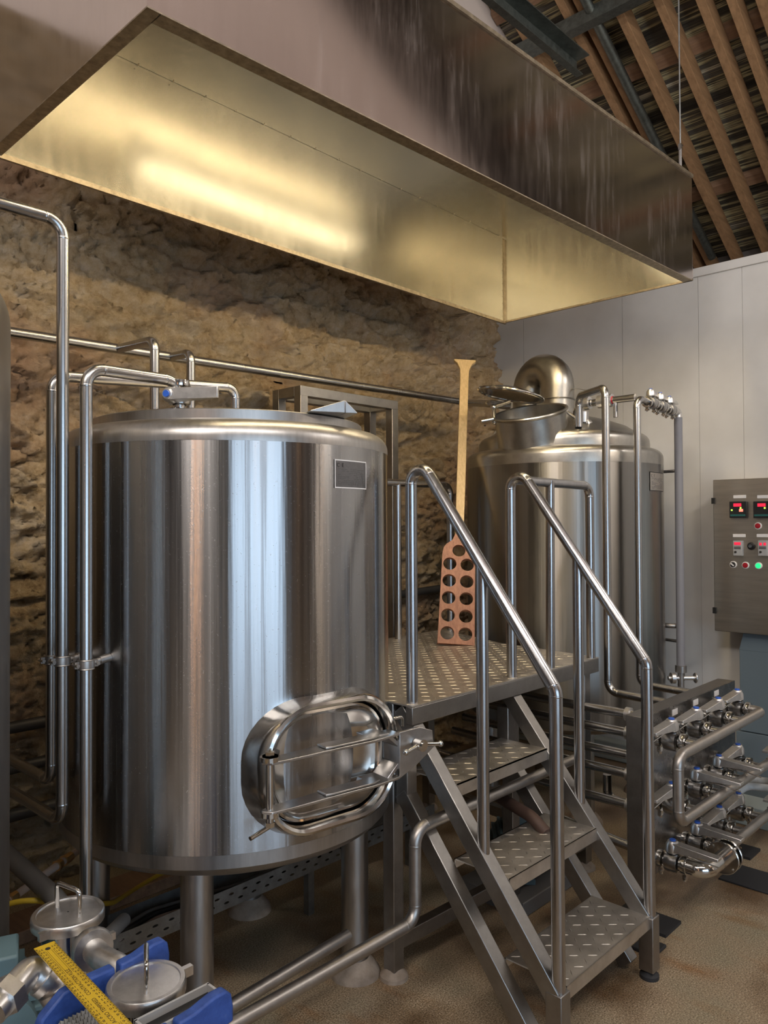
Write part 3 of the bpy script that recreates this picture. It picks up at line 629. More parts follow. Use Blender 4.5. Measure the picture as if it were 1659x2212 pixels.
vb = AD(1204, 925, 4.48); vb.z = 2.06; R_ = .115; dv = (left * .55 + back * .83).normalized(); pth = [vb, vb + upz * .28]
for k in range(1, 15): pth.append(vb + upz * .28 + dv * (R_ - R_ * math.cos(PI * k / 14)) + upz * (R_ * 1.0 * math.sin(PI * k / 14)))
pth.append(pth[-1] - upz * .16)
MB().sweep(pth, .098, 32).build('vent_duct', M_DOME, t2)
MB().lathe([(.101, 0), (.104, .004), (.101, .008)], vb + upz * .2, (0, 0, 1), 40).build('duct_seam', M_DOME, t2)
MB().bar(AD(1232, 838, 4.45), AD(1290, 846, 4.3), .03, .003).build('spray_arm', M_DOME, t2)

# third tank, cut by the left edge
SX, SY, SR = .334, 2.2, .45
t3 = thing('steel_tank', 'dull steel tank whose right side only shows at the left edge', 'tank', (SX, SY, 0))
MB().lathe([(SR, .52)] + [(SR, 2.03)] + arc(SR, 2.05, SR - .07, 2.16, 8) + [(.2, 2.2), (.02, 2.22)], (SX, SY, 0), n=96, cap1=True).build('shell', M_DULLT, t3) if False else None
M_DULLT = steel('dull_tank', (.3, .28, .26), .42, .08, (30, 30, 3))
MB().lathe([(SR, .52), (SR, 2.03)] + arc(SR, 2.05, SR - .07, 2.16, 8) + [(.2, 2.2), (.02, 2.22)], (SX, SY, 0), n=96, cap1=True).build('shell', M_DULLT, t3)
MB().lathe([(.02, .44), (.36, .46), (SR, .52)], (SX, SY, 0), n=64, cap0=True).build('bottom', M_DULLT, t3)
for dx, dy in ((.3, .08), (-.15, -.3), (.1, .3), (-.3, .1)): tank_leg(t3, SX + dx, SY + dy, .5)

# ================================================================== pipework on the left
PR = .0168
def pipe(label, pts, r=PR, bend=.05, mat=None, group=None, name='pipe', welds=True):
    return solo(name, MB().tube(pts, r, bend, 18, welds=welds), mat or M_PIPE, label, 'pipe', group, angle=50)
y1, y2, y3 = 2.15, 2.3, 2.05
x1, x2, x3 = AY(135, 1100, y1).x, AY(112, 1100, y2).x, AY(186, 1300, y3).x
z1t, z1b = AY(137, 478, y1).z, AY(121, 1780, y1).z
z2t, z2b = AY(115, 812, y2).z, AY(97, 1692, y2).z
z3t = AY(205, 797, y3).z
pipe('tall steel riser bending off toward the left edge, top to floor', [(-.6, y1, z1t + .0), (x1, y1, z1t), (x1, y1, z1b), (x1, 3.2, z1b + .0)])
pipe('steel pipe behind the tall riser, ending on the tank top right of the valves', [AY(508, 885, y2) , AY(508, 838, y2) * 1.0, (x2, y2, z2t), (x2, y2, z2b), (x2, 3.2, z2b)])
e3 = AY(388, 885, y3); e3.z = 1.885
p3 = pipe('steel pipe looping from the tank top valve down past its left side', [e3, (e3.x, y3, z3t), (x3, y3, z3t), (x3, y3, .30), (x3, y3 - .12, .24), (x3 - .05, y3 - .25, .24)])
# clamps tying the three risers to the tank
for k, (x, y, z, lab) in enumerate(((x1, y1, 0, 'pipe clamp round the tall riser beside the tank'), (x2, y2, 0, 'pipe clamp round the hindmost riser beside the stone wall'), (x3, y3, 0, 'pipe clamp round the pipe nearest the tank'))):
    z = AY((127, 105, 178)[k], (1428, 1425, 1436)[k], y).z
    t = thing('pipe_clamp', lab, 'clamp', (x, y, z), 0, 'clamps on the risers')
    MB().lathe([(PR, -.012), (PR + .005, -.012), (PR + .006, 0), (PR + .005, .012), (PR, .012)], (x, y, z), n=24).torus((x, y, z + .012), PR + .004, .002, m=6).torus((x, y, z - .012), PR + .004, .002, m=6).build('collar', M_DULL, t)
    for s in (-1, 1): MB().cyl((x + s * (PR + .012), y - .016, z), (x + s * (PR + .012), y + .016, z), .005, n=10).box((x + s * (PR + .008), y, z), (.016, .008, .018)).build('screw', M_DULL, t)
    ang = math.atan2(y - TY, x - TX); e = Vector((TX + TR * math.cos(ang), TY + TR * math.sin(ang), z + .006))
    MB().cyl((x, y, z), e, .009, n=14).cyl(Vector((x, y, z)).lerp(e, .55), e, .012, n=14).build('standoff', M_DULL, t)
# long pipe on the stone wall with two branches to the tank valves
yw = 3.1; L0, L1 = AY(-60, 705, yw), AY(1010, 870, 3.04)
def wp(u): # point of the wall pipe under pixel column u
    a = AY(u, 0, yw); s = (a.x - L0.x) / (L1.x - L0.x); return L0.lerp(L1, s)
end2 = AD(1058, 872, 4.35)
pipe('long steel pipe running along the stone wall above both tanks', [L0, L1, end2, end2 + V(.06, -.1, -.02)], .021, .04)
for k, (u, v0, ue, ve, lab) in enumerate(((252, 765, 334, 735, 'left branch pipe bending down from the wall pipe to the tank top'), (364, 778, 412, 762, 'right branch pipe bending down from the wall pipe to the tank top'))):
    a = wp(u); e = AX(ue, ve, a.x); ez = 1.89
    pipe(lab, [a, (a.x, e.y, e.z), (a.x, e.y, ez)], .0185, .04)

# ================================================================== butterfly valves
def valve_proto(label, cat='valve', group=None):
    t = thing('butterfly_valve', label, cat, (0, 0, 0), 0, group)
    MB().lathe([(.02, -.022), (.031, -.02), (.033, -.008), (.033, .008), (.031, .02), (.02, .022)], (0, 0, 0), (0, 1, 0), 28).cyl((0, 0, .028), (0, 0, .05), .014).build('valve_body', M_PIPE, t, world=False)
    for y in (-.04, .04):
        c = MB().lathe([(.019, y - .009), (.028, y - .008), (.029, y), (.028, y + .008), (.019, y + .009)], (0, 0, 0), (0, 1, 0), 28).box((.0, y, -.034), (.016, .012, .018)).build('clamp_ring', M_POLISH, t, world=False)
        MB().cyl((-.012, y, -.04), (.012, y, -.04), .0045, n=10).cyl((0, y, -.05), (0, y, -.036), .006, n=8).build('wing_nut', M_POLISH, c, world=False)
    h = MB().lathe([(.02, .032), (.0235, .036), (.022, .058), (.015, .070)], (0, 0, 0), n=20, cap1=True)
    h.hexa([(-.021, 0, .036), (.021, 0, .036), (.017, -.15, .046), (-.017, -.15, .046), (-.017, 0, .066), (.017, 0, .066), (.016, -.15, .056), (-.016, -.15, .056)])
    h = h.build('handle', M_CAST, t, world=False, bevel=.0015)
    MB().cyl((0, 0, .069), (0, 0, .074), .0095, n=16).build('handle_cap', M_CAPBLUE, h, world=False)
    MB().cyl((0, -.025, .036), (0, -.145, .024), .0028, n=8).build('trigger_rod', M_POLISH, h, world=False)
    return t
def kids(o): return [c for c in C.objects if c.parent == o]
def copy_tree(o, parent=None):
    c = o.copy(); C.objects.link(c)
    if parent is not None: c.parent = parent
    for k in list(o.children): copy_tree(k, c)
    return c
_vp = None
def valve(loc, rz, hrot, label, group=None, tilt=None, scale=1.0):
    global _vp
    if _vp is None:
        _vp = valve_proto(label); t = _vp; bpy.context.view_layer.update()
    else: t = copy_tree(_vp)
    t['label'] = label
    if group: t['group'] = group
    elif 'group' in t: del t['group']
    t.location = loc; t.rotation_euler = tilt or (0, 0, rz); t.scale = (scale,) * 3
    for c in t.children:
        if c.name.startswith('handle'): c.rotation_euler = (0, 0, hrot)
    return t
gT = 'valves on the tank top'
valve((e3.x, y3, 1.935), 0, PI / 2, 'butterfly valve under the loop pipe on the big tank top', gT, tilt=(PI / 2, 0, math.radians(-62)), scale=1.05)
for k, (u, v, lab) in enumerate(((332, 862, 'butterfly valve under the left wall branch, on the tank top'), (415, 862, 'butterfly valve under the right wall branch, on the tank top'))):
    a = wp((252, 364)[k]); e = AX((334, 412)[k], 735, a.x)
    valve((a.x, e.y, 1.94), 0, PI / 2, lab, gT, tilt=(PI / 2, 0, math.radians((-50, 40)[k])), scale=1.05)

# ================================================================== walkway platform with guard rails
ZD = .945
def tread_lozenges(mb, x0, x1, y0, y1, z, inside=None, p=.042):
    i = 0; y = y0 + p * .5
    while y < y1 - .008:
        x = x0 + p * .5; j = 0
        while x < x1 - .008:
            if inside is None or inside(x, y):
                a = math.radians(44) if (i + j) % 2 else math.radians(-46); L, w, h = .0155, .003, .0013
                c, s_ = math.cos(a), math.sin(a)
                q = lambda dx, dy, dz: (x + dx * c - dy * s_, y + dx * s_ + dy * c, z + dz)
                mb.add([q(-L, 0, 0), q(0, -w, 0), q(L, 0, 0), q(0, w, 0), q(-L * .55, 0, h), q(L * .55, 0, h)], [(0, 1, 5, 4), (1, 2, 5), (2, 3, 5), (3, 0, 4, 5)][:0] + [(0, 1, 4), (1, 5, 4), (1, 2, 5), (2, 3, 5), (3, 4, 5), (3, 0, 4)])
            x += p; j += 1
        y += p; i += 1
deck = thing('walkway_platform', 'raised chequer plate platform between the two big tanks', 'platform', (2.6, 2.2, 0))
poly = [(1.905, 1.70), (3.165, 1.70), (3.215, 2.28), (3.33, 2.6), (3.47, 2.8), (2.02, 2.8), (2.10, 2.55), (2.135, 2.3), (2.135, 2.15), (2.09, 1.98), (1.905, 1.84)]
def inpoly(x, y, m=.012):
    def t(px, py):
        c = False; n = len(poly)
        for i in range(n):
            (xa, ya), (xb, yb) = poly[i], poly[i - 1]
            if (ya > py) != (yb > py) and px < (xb - xa) * (py - ya) / (yb - ya) + xa: c = not c
        return c
    return all(t(x + a, y + b_) for a in (-m, m) for b_ in (-m, m))
m = MB().prism([(x, y, ZD - .005) for x, y in poly], (0, 0, .005)); tread_lozenges(m, 1.9, 3.5, 1.7, 2.82, ZD, inpoly)
m.build('deck_plate', M_PLATE, deck)
for a, b_ in (((1.905, 1.715), (3.165, 1.715)), ((3.15, 1.73), (3.2, 2.3)), ((2.05, 2.78), (3.44, 2.78)), ((2.16, 2.1), (2.16, 2.6)), ((2.65, 1.74), (2.65, 2.76))):
    MB().bar((*a, ZD - .035), (*b_, ZD - .035), .03, .058).build('frame_beam', M_FRAME, deck, bevel=.002)
for x, y in ((1.932, 1.815), (2.60, 1.79), (3.125, 1.76), (3.2, 2.74), (2.35, 2.74)):
    l = MB().box2((x - .025, y - .025, .03), (x + .025, y + .025, ZD - .006)).build('leg', M_FRAME, deck, bevel=.003)
    MB().lathe([(.05, 0), (.048, .012), (.03, .03), (.026, .034)], (x, y, 0), n=20).build('foot', M_CONC, l)
for a, b_ in (((1.932, 1.815, .12), (2.6, 1.79, .12)), ((2.6, 1.79, .12), (3.125, 1.76, .12)), ((3.125, 1.76, .12), (3.2, 2.74, .12))):
    MB().bar(a, b_, .04, .05).build('cross_beam', M_FRAME, deck, bevel=.002)
RR = .0195
RT = 1.745
g1 = MB().tube([(2.54, 1.728, RT - .025), (3.13, 1.72, RT - .03), (3.13, 1.72, ZD)], RR, .05, 18, welds=True).build('guard_rail', M_RAIL, deck)
MB().cyl((2.80, 1.725, ZD), (2.80, 1.72, RT - .02), RR * .95).build('rail_post', M_RAIL, g1)
zb = 1.765
g2 = MB().tube([(2.2, 2.745, ZD), (2.2, 2.745, zb), (3.405, 2.745, zb), (3.405, 2.745, ZD)], RR, .05, 18, welds=True).build('guard_rail', M_RAIL, deck)
MB().cyl((2.97, 2.745, ZD), (2.97, 2.745, zb), RR * .95).build('rail_post', M_RAIL, g2)

# ================================================================== stairs
st = thing('metal_stairs', 'steep steel stairs with three chequer plate treads and tube handrails', 'stairs', (2.235, 1.4, 0))
XA, XB = 1.942, 2.529          # stringer centre lines
def sy(z): return 1.178 + (z - .219) * (.592 / .726)
treads = ((.219, 1.166), (.463, 1.36), (.706, 1.56))
for z, y in treads:
    m = MB().box2((1.967, y, z - .004), (2.504, y + .215, z)); m.box2((1.967, y, z - .042), (2.504, y + .004, z)); m.box2((1.967, y + .211, z - .03), (2.504, y + .215, z))
    tread_lozenges(m, 1.972, 2.5, y + .004, y + .213, z, None, .042); m.build('tread', M_PLATE, st)
for X in (XA, XB):
    a = Vector((X, 1.185, .195)); b_ = Vector((X, 1.74, .875)); d = (b_ - a).normalized()
    MB().bar(a, b_ + d * .06, .05, .055, (0, -1, 1)).build('stringer', M_FRAME, st, bevel=.003)
    MB().bar(Vector((X, 1.255, .02)), Vector((X, 1.77, .64)), .05, .055, (0, -1, 1)).box2((X - .0246, 1.7352, .60), (X + .0246, 1.788, .83)).build('lower_stringer', M_FRAME, st, bevel=.003)
    l = MB().box2((X - .026, 1.155, .028), (X + .026, 1.207, .212)).build('leg', M_FRAME, st, bevel=.003)
    MB().lathe([(.032, 0), (.032, .012), (.02, .02), (.012, .03)], (X, 1.181, 0), n=24, cap0=True).build('foot', M_RUBBER, l)
    zt_ = 1.735; fb = (X, 1.19, .215)
    tp = [(X, 1.70, .90), (X, 1.70, zt_ + .02), (X, 1.655, zt_ + .02), (X, 1.20, 1.055), (X, 1.19, .215)]
    h = MB().tube([(X, 1.733, .86), (X, 1.733, 1.821), (X, 1.18, 1.066), (X, 1.178, .2)], RR * 1.03, .045, 20, 9, welds=True).build('handrail', M_RAIL, st)
    MB().cyl((X, 1.44, .50), (X, 1.44, 1.415), RR * 1.0, n=20).build('rail_post', M_RAIL, h)
# ================================================================== mash paddle
pd = thing('mash_paddle', 'wooden mash paddle with perforated red brown blade leaning on the rail', 'paddle', (3.0, 2.386, ZD))
pb = Vector((3.0, 2.386, ZD + .003)); ptop = Vector((3.47, 2.79, 2.53)); ptop = AD(1004, 779, 4.62)
pu = (ptop - pb).normalized(); pw = Vector((.70, -.714, 0)); pw = (pw - pu * pw.dot(pu)).normalized(); PL = (ptop - pb).length
PMx = Matrix((pw, pu, pw.cross(pu))).transposed().to_4x4(); PMx.translation = pb
def plate_holes(outline, holes, th, mat, name, parent):
    """flat board with round holes cut through it"""
    cu = bpy.data.curves.new('o', 'CURVE'); cu.dimensions = '2D'; cu.fill_mode = 'BOTH'; cu.extrude = th / 2
    def sp(pts):
        s = cu.splines.new('POLY'); s.points.add(len(pts) - 1); s.use_cyclic_u = True
        for p, q in zip(s.points, pts): p.co = (q[0], q[1], 0, 1)
    sp(outline)
    for hx_, hy_, hr in holes: sp([(hx_ + hr * math.cos(2 * PI * k / 28), hy_ + hr * math.sin(2 * PI * k / 28)) for k in range(28)])
    ob = bpy.data.objects.new('o', cu); me = bpy.data.meshes.new_from_object(ob); mb = MB()
    mb.add([v.co for v in me.vertices], [tuple(p.vertices) for p in me.polygons]); bpy.data.objects.remove(ob); bpy.data.curves.remove(cu); bpy.data.meshes.remove(me)
    return mb
BW, BH = .092, .545
ol = [(-BW, 0), (BW, 0), (BW * .93, BH - .05), (BW * .86, BH - .02), (BW * .7, BH), (.035, BH + .025), (.022, BH + .06), (-.022, BH + .06), (-.035, BH + .025), (-BW * .7, BH), (-BW * .86, BH - .02), (-BW * .93, BH - .05)]
hs = [(s * .045, .055 + k * .094, .0345) for k in range(5) for s in (-1, 1)] + [(0.0, .055 + 4.75 * .0955, .034)]
plate_holes(ol, hs, .022, None, '', None).xf(PMx).build('blade', M_BLADEW, pd, bevel=.002)
h0, h1 = BH + .058, PL
ho = [(-.022, h0), (.022, h0), (.024, h0 + .3), (.025, h1 - .13), (.028, h1 - .07), (.045, h1 - .03), (.066, h1 - .008), (.064, h1), (-.064, h1), (-.066, h1 - .008), (-.045, h1 - .03), (-.028, h1 - .07), (-.025, h1 - .13), (-.024, h0 + .3)]
MB().prism([PMx @ V(x, y, -.012) for x, y in ho], PMx.to_3x3() @ V(0, 0, .024)).build('handle', M_HANDLEW, pd, bevel=.003)

# frame of square tube behind the big tank
sf = thing('support_frame', 'tall open frame of square steel tube behind the big tank', 'frame', (2.84, 3.04, 0))
fz = 2.247; xs = (2.505, 3.175); ys = (2.975, 3.15)
for x in xs:
    for y in ys: MB().box2((x - .025, y - .025, 0), (x + .025, y + .025, fz - .05)).build('leg', M_FRAME, sf, bevel=.002)
for y in ys: MB().box2((xs[0] - .025, y - .025, fz - .052), (xs[1] + .025, y + .025, fz - .002)).build('top_beam', M_FRAME, sf, bevel=.002)
for x in xs: MB().box2((x - .025, ys[0] + .025, fz - .052), (x + .025, ys[1] - .025, fz - .002)).build('top_beam', M_FRAME, sf, bevel=.002)

# ================================================================== pipes of the second tank
def A3(u, v, X=None, Y=None): return AX(u, v, X) if X is not None else AY(u, v, Y)
q1 = AY(1311, 1200, 1.75); z1 = AY(1311, 838, 1.75).z; zq = .755
qe = AD(1250, 872, 4.02)
pipe('steel pipe from the kettle top bending down in front of the domed kettle', [V(qe.x, qe.y, 2.05), V(qe.x, qe.y, qe.z + .04), V(q1.x, q1.y, z1), V(q1.x, q1.y, zq), V(q1.x, 1.41, zq - .01)], .0185, .05)
q2 = AY(1379, 1200, 1.75); z2 = AY(1379, 862, 1.75).z; z2b = AY(1379, 1478, 1.75).z
pipe('straight steel pipe dropping beside the kettle, right of the first drop pipe', [V(q2.x + .12, 1.75, z2 - .002), V(q2.x, 1.75, z2), V(q2.x, 1.75, z2b), V(q2.x, 1.41, z2b - .01)], .0185, .045)
hm0, hm1 = AX(1262, 872, 3.74), V(3.74, 1.79, 0); hm1.z = hm0.z
t = thing('cleaning_pipe', 'short level pipe with red tag above the kettle dome', 'pipe', (hm0.x, hm0.y, hm0.z))
ev = AD(1245, 915, 4.2)
MB().tube([V(ev.x, ev.y, 2.09), V(ev.x + .0, ev.y + .0, hm0.z - .0) , V(3.74, hm0.y - .08, hm0.z), hm1], .0185, .05, welds=True).build('tube', M_PIPE, t)
for y in (hm0.y - .1, hm0.y - .15, hm0.y - .02): MB().lathe([(.018, -.016), (.034, -.014), (.035, .014), (.018, .016)], (3.74, y, hm0.z), (0, 1, 0), 24).build('clamp_ring', M_CAST, t)
MB().lathe([(.019, -.01), (.0205, -.009), (.0205, .009), (.019, .01)], (3.74, 1.92, hm0.z), (0, 1, 0), 20).build('red_tag', M_RED, t, label='red tag')
MB().cyl((3.74, 1.9, 2.10), (3.74, 1.9, hm0.z), .012, n=14).build('stay', M_PIPE, t)
t = thing('sight_fitting', 'small clamped sampling fitting on the kettle dome right of the hatch', 'fitting', ev)
f = AD(1268, 918, 4.1); MB().ball(f, .032).torus(f, .034, .006, (1, -1, .2)).lathe([(.02, -.03), (.028, -.028), (.028, .028), (.02, .03)], f + V(-.02, .01, .04), n=20).build('body', M_CAST, t)
MB().cyl(f + V(-.02, 0, .0), AD(1225, 890, 4.15), .008).build('lever', M_POLISH, t)
MB().cyl(f, V(f.x, f.y + .02, 2.03), .014).build('stem', M_POLISH, t)
# chain of fittings to the lagged pipe
q3 = AY(1467, 1100, 1.75); zc = z2 - .004
xs_ = (q2.x + .16, q2.x + .275, q2.x + .39)
for k, x in enumerate(xs_):
    valve((x, 1.75, zc - .006 * k), PI / 2, .2, ('butterfly valve nearest the drop pipe, high beside the kettle', 'middle butterfly valve of the three high beside the kettle', 'butterfly valve right above the grey lagged pipe')[k], 'valves high beside the kettle', scale=1.0)
pipe('short elbow fitting joining the high valves to the lagged pipe', [V(xs_[0] - .04, 1.75, zc), V(max(q3.x, xs_[2] + .07), 1.75, zc - .014), V(q3.x, 1.75, zc - .04), V(q3.x, 1.75, zc - .12)], .02, .03, M_CAST, name='elbow_fitting')
lt, lb_ = AY(1467, 902, 1.75).z, AY(1467, 1446, 1.75).z
t = thing('lagged_pipe', 'grey lagged vertical pipe between the domed kettle and the white wall', 'pipe', (q3.x, 1.75, lb_))
MB().lathe([(.012, lb_), (.022, lb_ + .002), (.022, lt - .002), (.012, lt)], (q3.x, 1.75, 0), n=20).build('lagging', M_INSUL, t)
MB().cyl((q3.x, 1.75, lt), (q3.x, 1.75, zc - .1), .016).build('union', M_POLISH, t)
for v in (1017, 1387):
    z = AY(1450, v, 1.78).z; MB().cyl((q3.x, 1.75, z), (4.2, 1.88, z), .009, n=12).build('standoff', M_PIPE, t)
zv = AY(1467, 1466, 1.75).z
MB().cyl((q3.x, 1.75, .25), (q3.x, 1.75, lb_), .017, n=18).lathe([(.017, -.02), (.03, -.018), (.03, .018), (.017, .02)], (q3.x, 1.75, zv + .05), n=20).build('lower_pipe', M_DULL, t)
t = thing('drain_valve', 'small cross shaped drain valve at the foot of the lagged pipe', 'valve', (q3.x, 1.75, zv))
cr = V(.69, -.722, 0)
MB().cyl(V(q3.x, 1.75, zv) - cr * .07, V(q3.x, 1.75, zv) + cr * .075, .012, n=14).lathe([(.012, -.012), (.03, -.01), (.03, .01), (.012, .012)], V(q3.x, 1.75, zv) - cr * .045, cr, 20).build('body', M_CAST, t)
MB().disc(V(q3.x, 1.75, zv) + cr * .075, .028, .008, cr).build('hand_wheel', M_CAST, t)
bp_ = AY(1449, 1352, 1.80)
pipe('small dark bent pipe beside the lagged pipe', [bp_ + V(.02, .1, 0), bp_, bp_ + cr * .06, bp_ + cr * .06 + V(0, 0, -.3)], .014, .04, M_DULL)

# ================================================================== valve panel
M_PANELST = steel('panel_sheet', (.26, .25, .24), .27, .07, (12, 12, 12), mott=.25)
PX0, PX1, PY0, PY1, PZ = 2.845, 3.80, 1.335, 1.415, .795
vp = thing('valve_panel', 'upright stainless valve panel carrying rows of blue capped valves', 'panel', (3.3, 1.375, 0))
MB().box2((PX0, PY0, .17), (PX1, PY0 + .006, PZ)).build('front_sheet', M_PANELST, vp)
MB().box2((PX0, PY0 + .002, PZ - .07), (PX1, PY1, PZ)).build('top_rail', M_FRAME, vp, bevel=.003)
for x in (PX0, PX1 - .05):
    l = MB().box2((x, PY0 + .002, .012), (x + .05, PY1, PZ - .06)).build('post', M_FRAME, vp, bevel=.003)
    MB().box2((x - .04, PY0 - .09, 0), (x + .1, PY1 + .05, .012)).build('base_plate', M_RUBBER, l)
for u, v in ((1458, 1538), (1503, 1517), (1548, 1497)):
    c = AY(u, v, PY0 - .001); MB().box(c, (.05, .002, .024)).build('label', M_WHITE, vp)
VX = (2.915, 3.155, 3.393, 3.62); VY = 1.262; VZ = (.708, .462, .243); HY = 1.155
rown = ('top', 'middle', 'bottom'); coln = ('first from the stairs', 'second from the stairs', 'third from the stairs', 'last from the stairs')
closed = {(0, 0), (0, 1), (0, 2), (0, 3), (1, 0), (1, 3), (2, 2), (2, 3)}
for r in range(3):
    for c in range(4):
        k = (r, c) in closed
        valve((VX[c], VY, VZ[r]), 0, -PI / 2 if k else 0.0, 'butterfly valve of the %s row on the valve panel, %s' % (rown[r], coln[c]), 'butterfly valves on the valve panel', scale=1.18)
        b = MB().cyl((VX[c], HY + .005 if not (r == 2 and c == 0) else VY, VZ[r]), (VX[c], PY0 + .003, VZ[r]), .0185)
        solo('pipe_stub', b, M_PIPE, 'short pipe stub behind the %s row valve, %s' % (rown[r], coln[c]), 'pipe', 'pipe stubs through the valve panel')
HR = .0195
pipe('upper header pipe bent down and back along the valve panel front', [(VX[3], VY - .03, VZ[0] + .004), (VX[3], HY, VZ[0] + .004), (2.72, HY, VZ[0] + .004), (2.72, HY, VZ[1] + .01), (4.1, HY, VZ[1] + .004)], HR, .045, M_DULL, name='header_pipe')
pipe('lowest header pipe running to the right from the flanged elbow', [(3.13, HY, VZ[2]), (4.1, HY, VZ[2])], HR, .05, M_DULL, name='header_pipe')
t = thing('flanged_elbow', 'polished flanged elbow low in front of the valve panel', 'fitting', (2.95, HY, VZ[2]))
MB().tube([(VX[0], VY - .03, VZ[2]), (VX[0], HY - .02, VZ[2] - .0), (3.1, HY - .02, VZ[2])], .029, .075, 24, 10).build('elbow', M_POLISH, t)
for x in (3.075, 3.112): MB().disc((x, HY - .02, VZ[2]), .062, .01, (1, 0, 0)).build('flange', M_POLISH, t)
for k in range(4):
    a = PI / 4 + PI / 2 * k; MB().cyl((3.068, HY - .02 + .052 * math.cos(a), VZ[2] + .052 * math.sin(a)), (3.13, HY - .02 + .052 * math.cos(a), VZ[2] + .052 * math.sin(a)), .006, n=8).build('bolt', M_POLISH, t)
for k, z in enumerate((VZ[1], VZ[2])):
    valve((3.83, HY, z + .004), PI / 2, PI, ('butterfly valve at the right end of the upper header pipe', 'butterfly valve at the right end of the lowest header pipe')[k], 'butterfly valves on the valve panel', scale=1.1)
# process pipes reaching the back of the panel
bk = [(.775, 2.93, 2.1, 'highest'), (.70, 2.93, 2.2, 'second'), (.605, 2.95, 1.95, 'third'), (.535, 2.93, 2.0, 'fourth'), (.41, 2.93, 2.1, 'fifth')]
for z, x, y, w in bk:
    t = thing('process_pipe', '%s of the steel pipes entering the valve panel from behind the stairs' % w, 'pipe', (x, (y + PY1) / 2, z), 0, 'process pipes behind the valve panel')
    MB().tube([(x, PY0 + .01, z), (x, PY1 + .25, z + .0), (x + .0, y + .35, z + .012)], .0185, .3, 16).build('tube', M_PIPE, t)
    MB().lathe([(.018, -.012), (.028, -.01), (.028, .01), (.018, .012)], (x, PY1 + .03, z), (0, 1, 0), 22).build('union', M_CAST, t)
a = AY(1312, 1700, 1.62); pipe('elbowed steel pipe entering the valve panel low behind the post', [(a.x, 1.62, .46), (a.x, 1.62, .36), (a.x, PY1, .345)], .0185, .035)
a = AY(1340, 1822, 1.46); pipe('lowest short pipe with clamp at the panel foot', [(a.x, 1.75, a.z + .03), (a.x, PY1, a.z)], .0185, 0)

# ================================================================== control cabinet on the white wall
CX = 4.5; pA, pB = AX(1540, 1037, CX), AX(1541, 1362, CX); yl = pA.y; yr = yl - .86; zt_, zb_ = pA.z, pB.z
cb = thing('control_cabinet', 'stainless control cabinet with red displays and lamp buttons', 'cabinet', (CX + .1, (yl + yr) / 2, zb_))
MB().box2((CX + .02, yr, zb_ + .005), (XW - .015, yl - .006, zt_ - .005)).build('body', M_CAB, cb, bevel=.004)
dd = MB().box2((CX, yr, zb_), (CX + .018, yl, zt_)).build('door', M_CAB, cb, bevel=.003)
for v in (1082, 1318):
    c = AX(1542, v, CX); MB().box((c.x - .004, yl - .004, c.z), (.022, .018, .034)).build('hinge', M_BLACK, dd)
def P(u, v): return AX(u, v, CX)
def dbox(name, u, v, w, h, d, mat, par, bev=.002, x=CX): c = P(u, v); return MB().box((x - d / 2, c.y, c.z), (d, w, h)).build(name, mat, par, bevel=bev)
for u in (1598, 1650):
    k = dbox('display_controller', u, 1101, .092, .092, .03, M_BLACK, cb)
    dbox('red_readout', u - 1, 1091, .042, .018, .002, M_REDLED, k, 0, CX - .03)
    dbox('led', u + 6, 1097.5, .008, .009, .002, M_GREENLED, k, 0, CX - .03); dbox('led', u + 7, 1102.5, .02, .014, .002, M_REDLED2 if u < 1620 else M_BLACK, k, 0, CX - .03)
    if u < 1620: dbox('led', u - 13, 1102, .008, .008, .002, M_GREENLED, k, 0, CX - .03)
    dbox('teal_strip', u, 1113, .08, .01, .002, M_TEAL, k, 0, CX - .03)
    dbox('name_plate', u, 1073, .068, .018, .004, M_WHITE, cb, .001); dbox('name_plate', u - 1, 1157, .068, .018, .004, M_WHITE, cb, .001)
for u, dt in ((1597, 3), (1651, 2)):
    k = dbox('timer_module', u, 1184, .048, .084, .03, M_GREYMOD, cb)
    if dt == 3: dbox('red_readout', u, 1174, .034, .015, .002, M_REDLED, k, 0, CX - .03)
    else:
        dbox('red_readout', u - 4, 1175, .012, .015, .002, M_REDLED, k, 0, CX - .03); dbox('red_readout', u + 5, 1175, .012, .015, .002, M_REDLED, k, 0, CX - .03)
    for v in (1181.5, 1184.5): dbox('lettering_strip', u, v, .036, .004, .0015, M_INK, k, 0, CX - .03)
    c = P(u - 4, 1192); MB().cyl((CX - .03, c.y, c.z), (CX - .036, c.y, c.z), .006, n=14).build('knob', M_INK, k)
def button(name, u, v, lens, rim, parent=cb):
    c = P(u, v); b = MB().lathe([(.0195, 0), (.0195, .006), (.017, .009), (.0145, .009)], (CX, c.y, c.z), (-1, 0, 0), 28).build(name, rim, parent)
    MB().lathe([(.0145, .004), (.0145, .011), (.012, .014), (.002, .0155)], (CX, c.y, c.z), (-1, 0, 0), 24, cap1=True).build('lens', lens, b); return b, c
button('lamp_button', 1638, 1136, M_RED, M_WHITE); button('lamp_button', 1611, 1221, M_RED, M_WHITE); button('lamp_button', 1639, 1222, M_GREEN, M_WHITE)
b, c = button('selector_switch', 1584.5, 1219.5, M_BLACK, M_WHITE); MB().box((CX - .018, c.y, c.z), (.008, .02, .006), Matrix.Rotation(.7, 3, 'X')).build('pointer', M_WHITE, b)
c = P(1623.5, 1179.5); k = MB().lathe([(.021, 0), (.021, .008), (.013, .01), (.013, .02), (.002, .021)], (CX, c.y, c.z), (-1, 0, 0), 24, cap1=True).build('key_switch', M_BLACK, cb); MB().cyl((CX - .019, c.y, c.z), (CX - .026, c.y, c.z), .009).build('lock_barrel', M_POLISH, k)
pd_ = thing('cabinet_pedestal', 'blue grey sheet metal pedestal under the control cabinet', 'pedestal', (4.6, 1.2, 0))
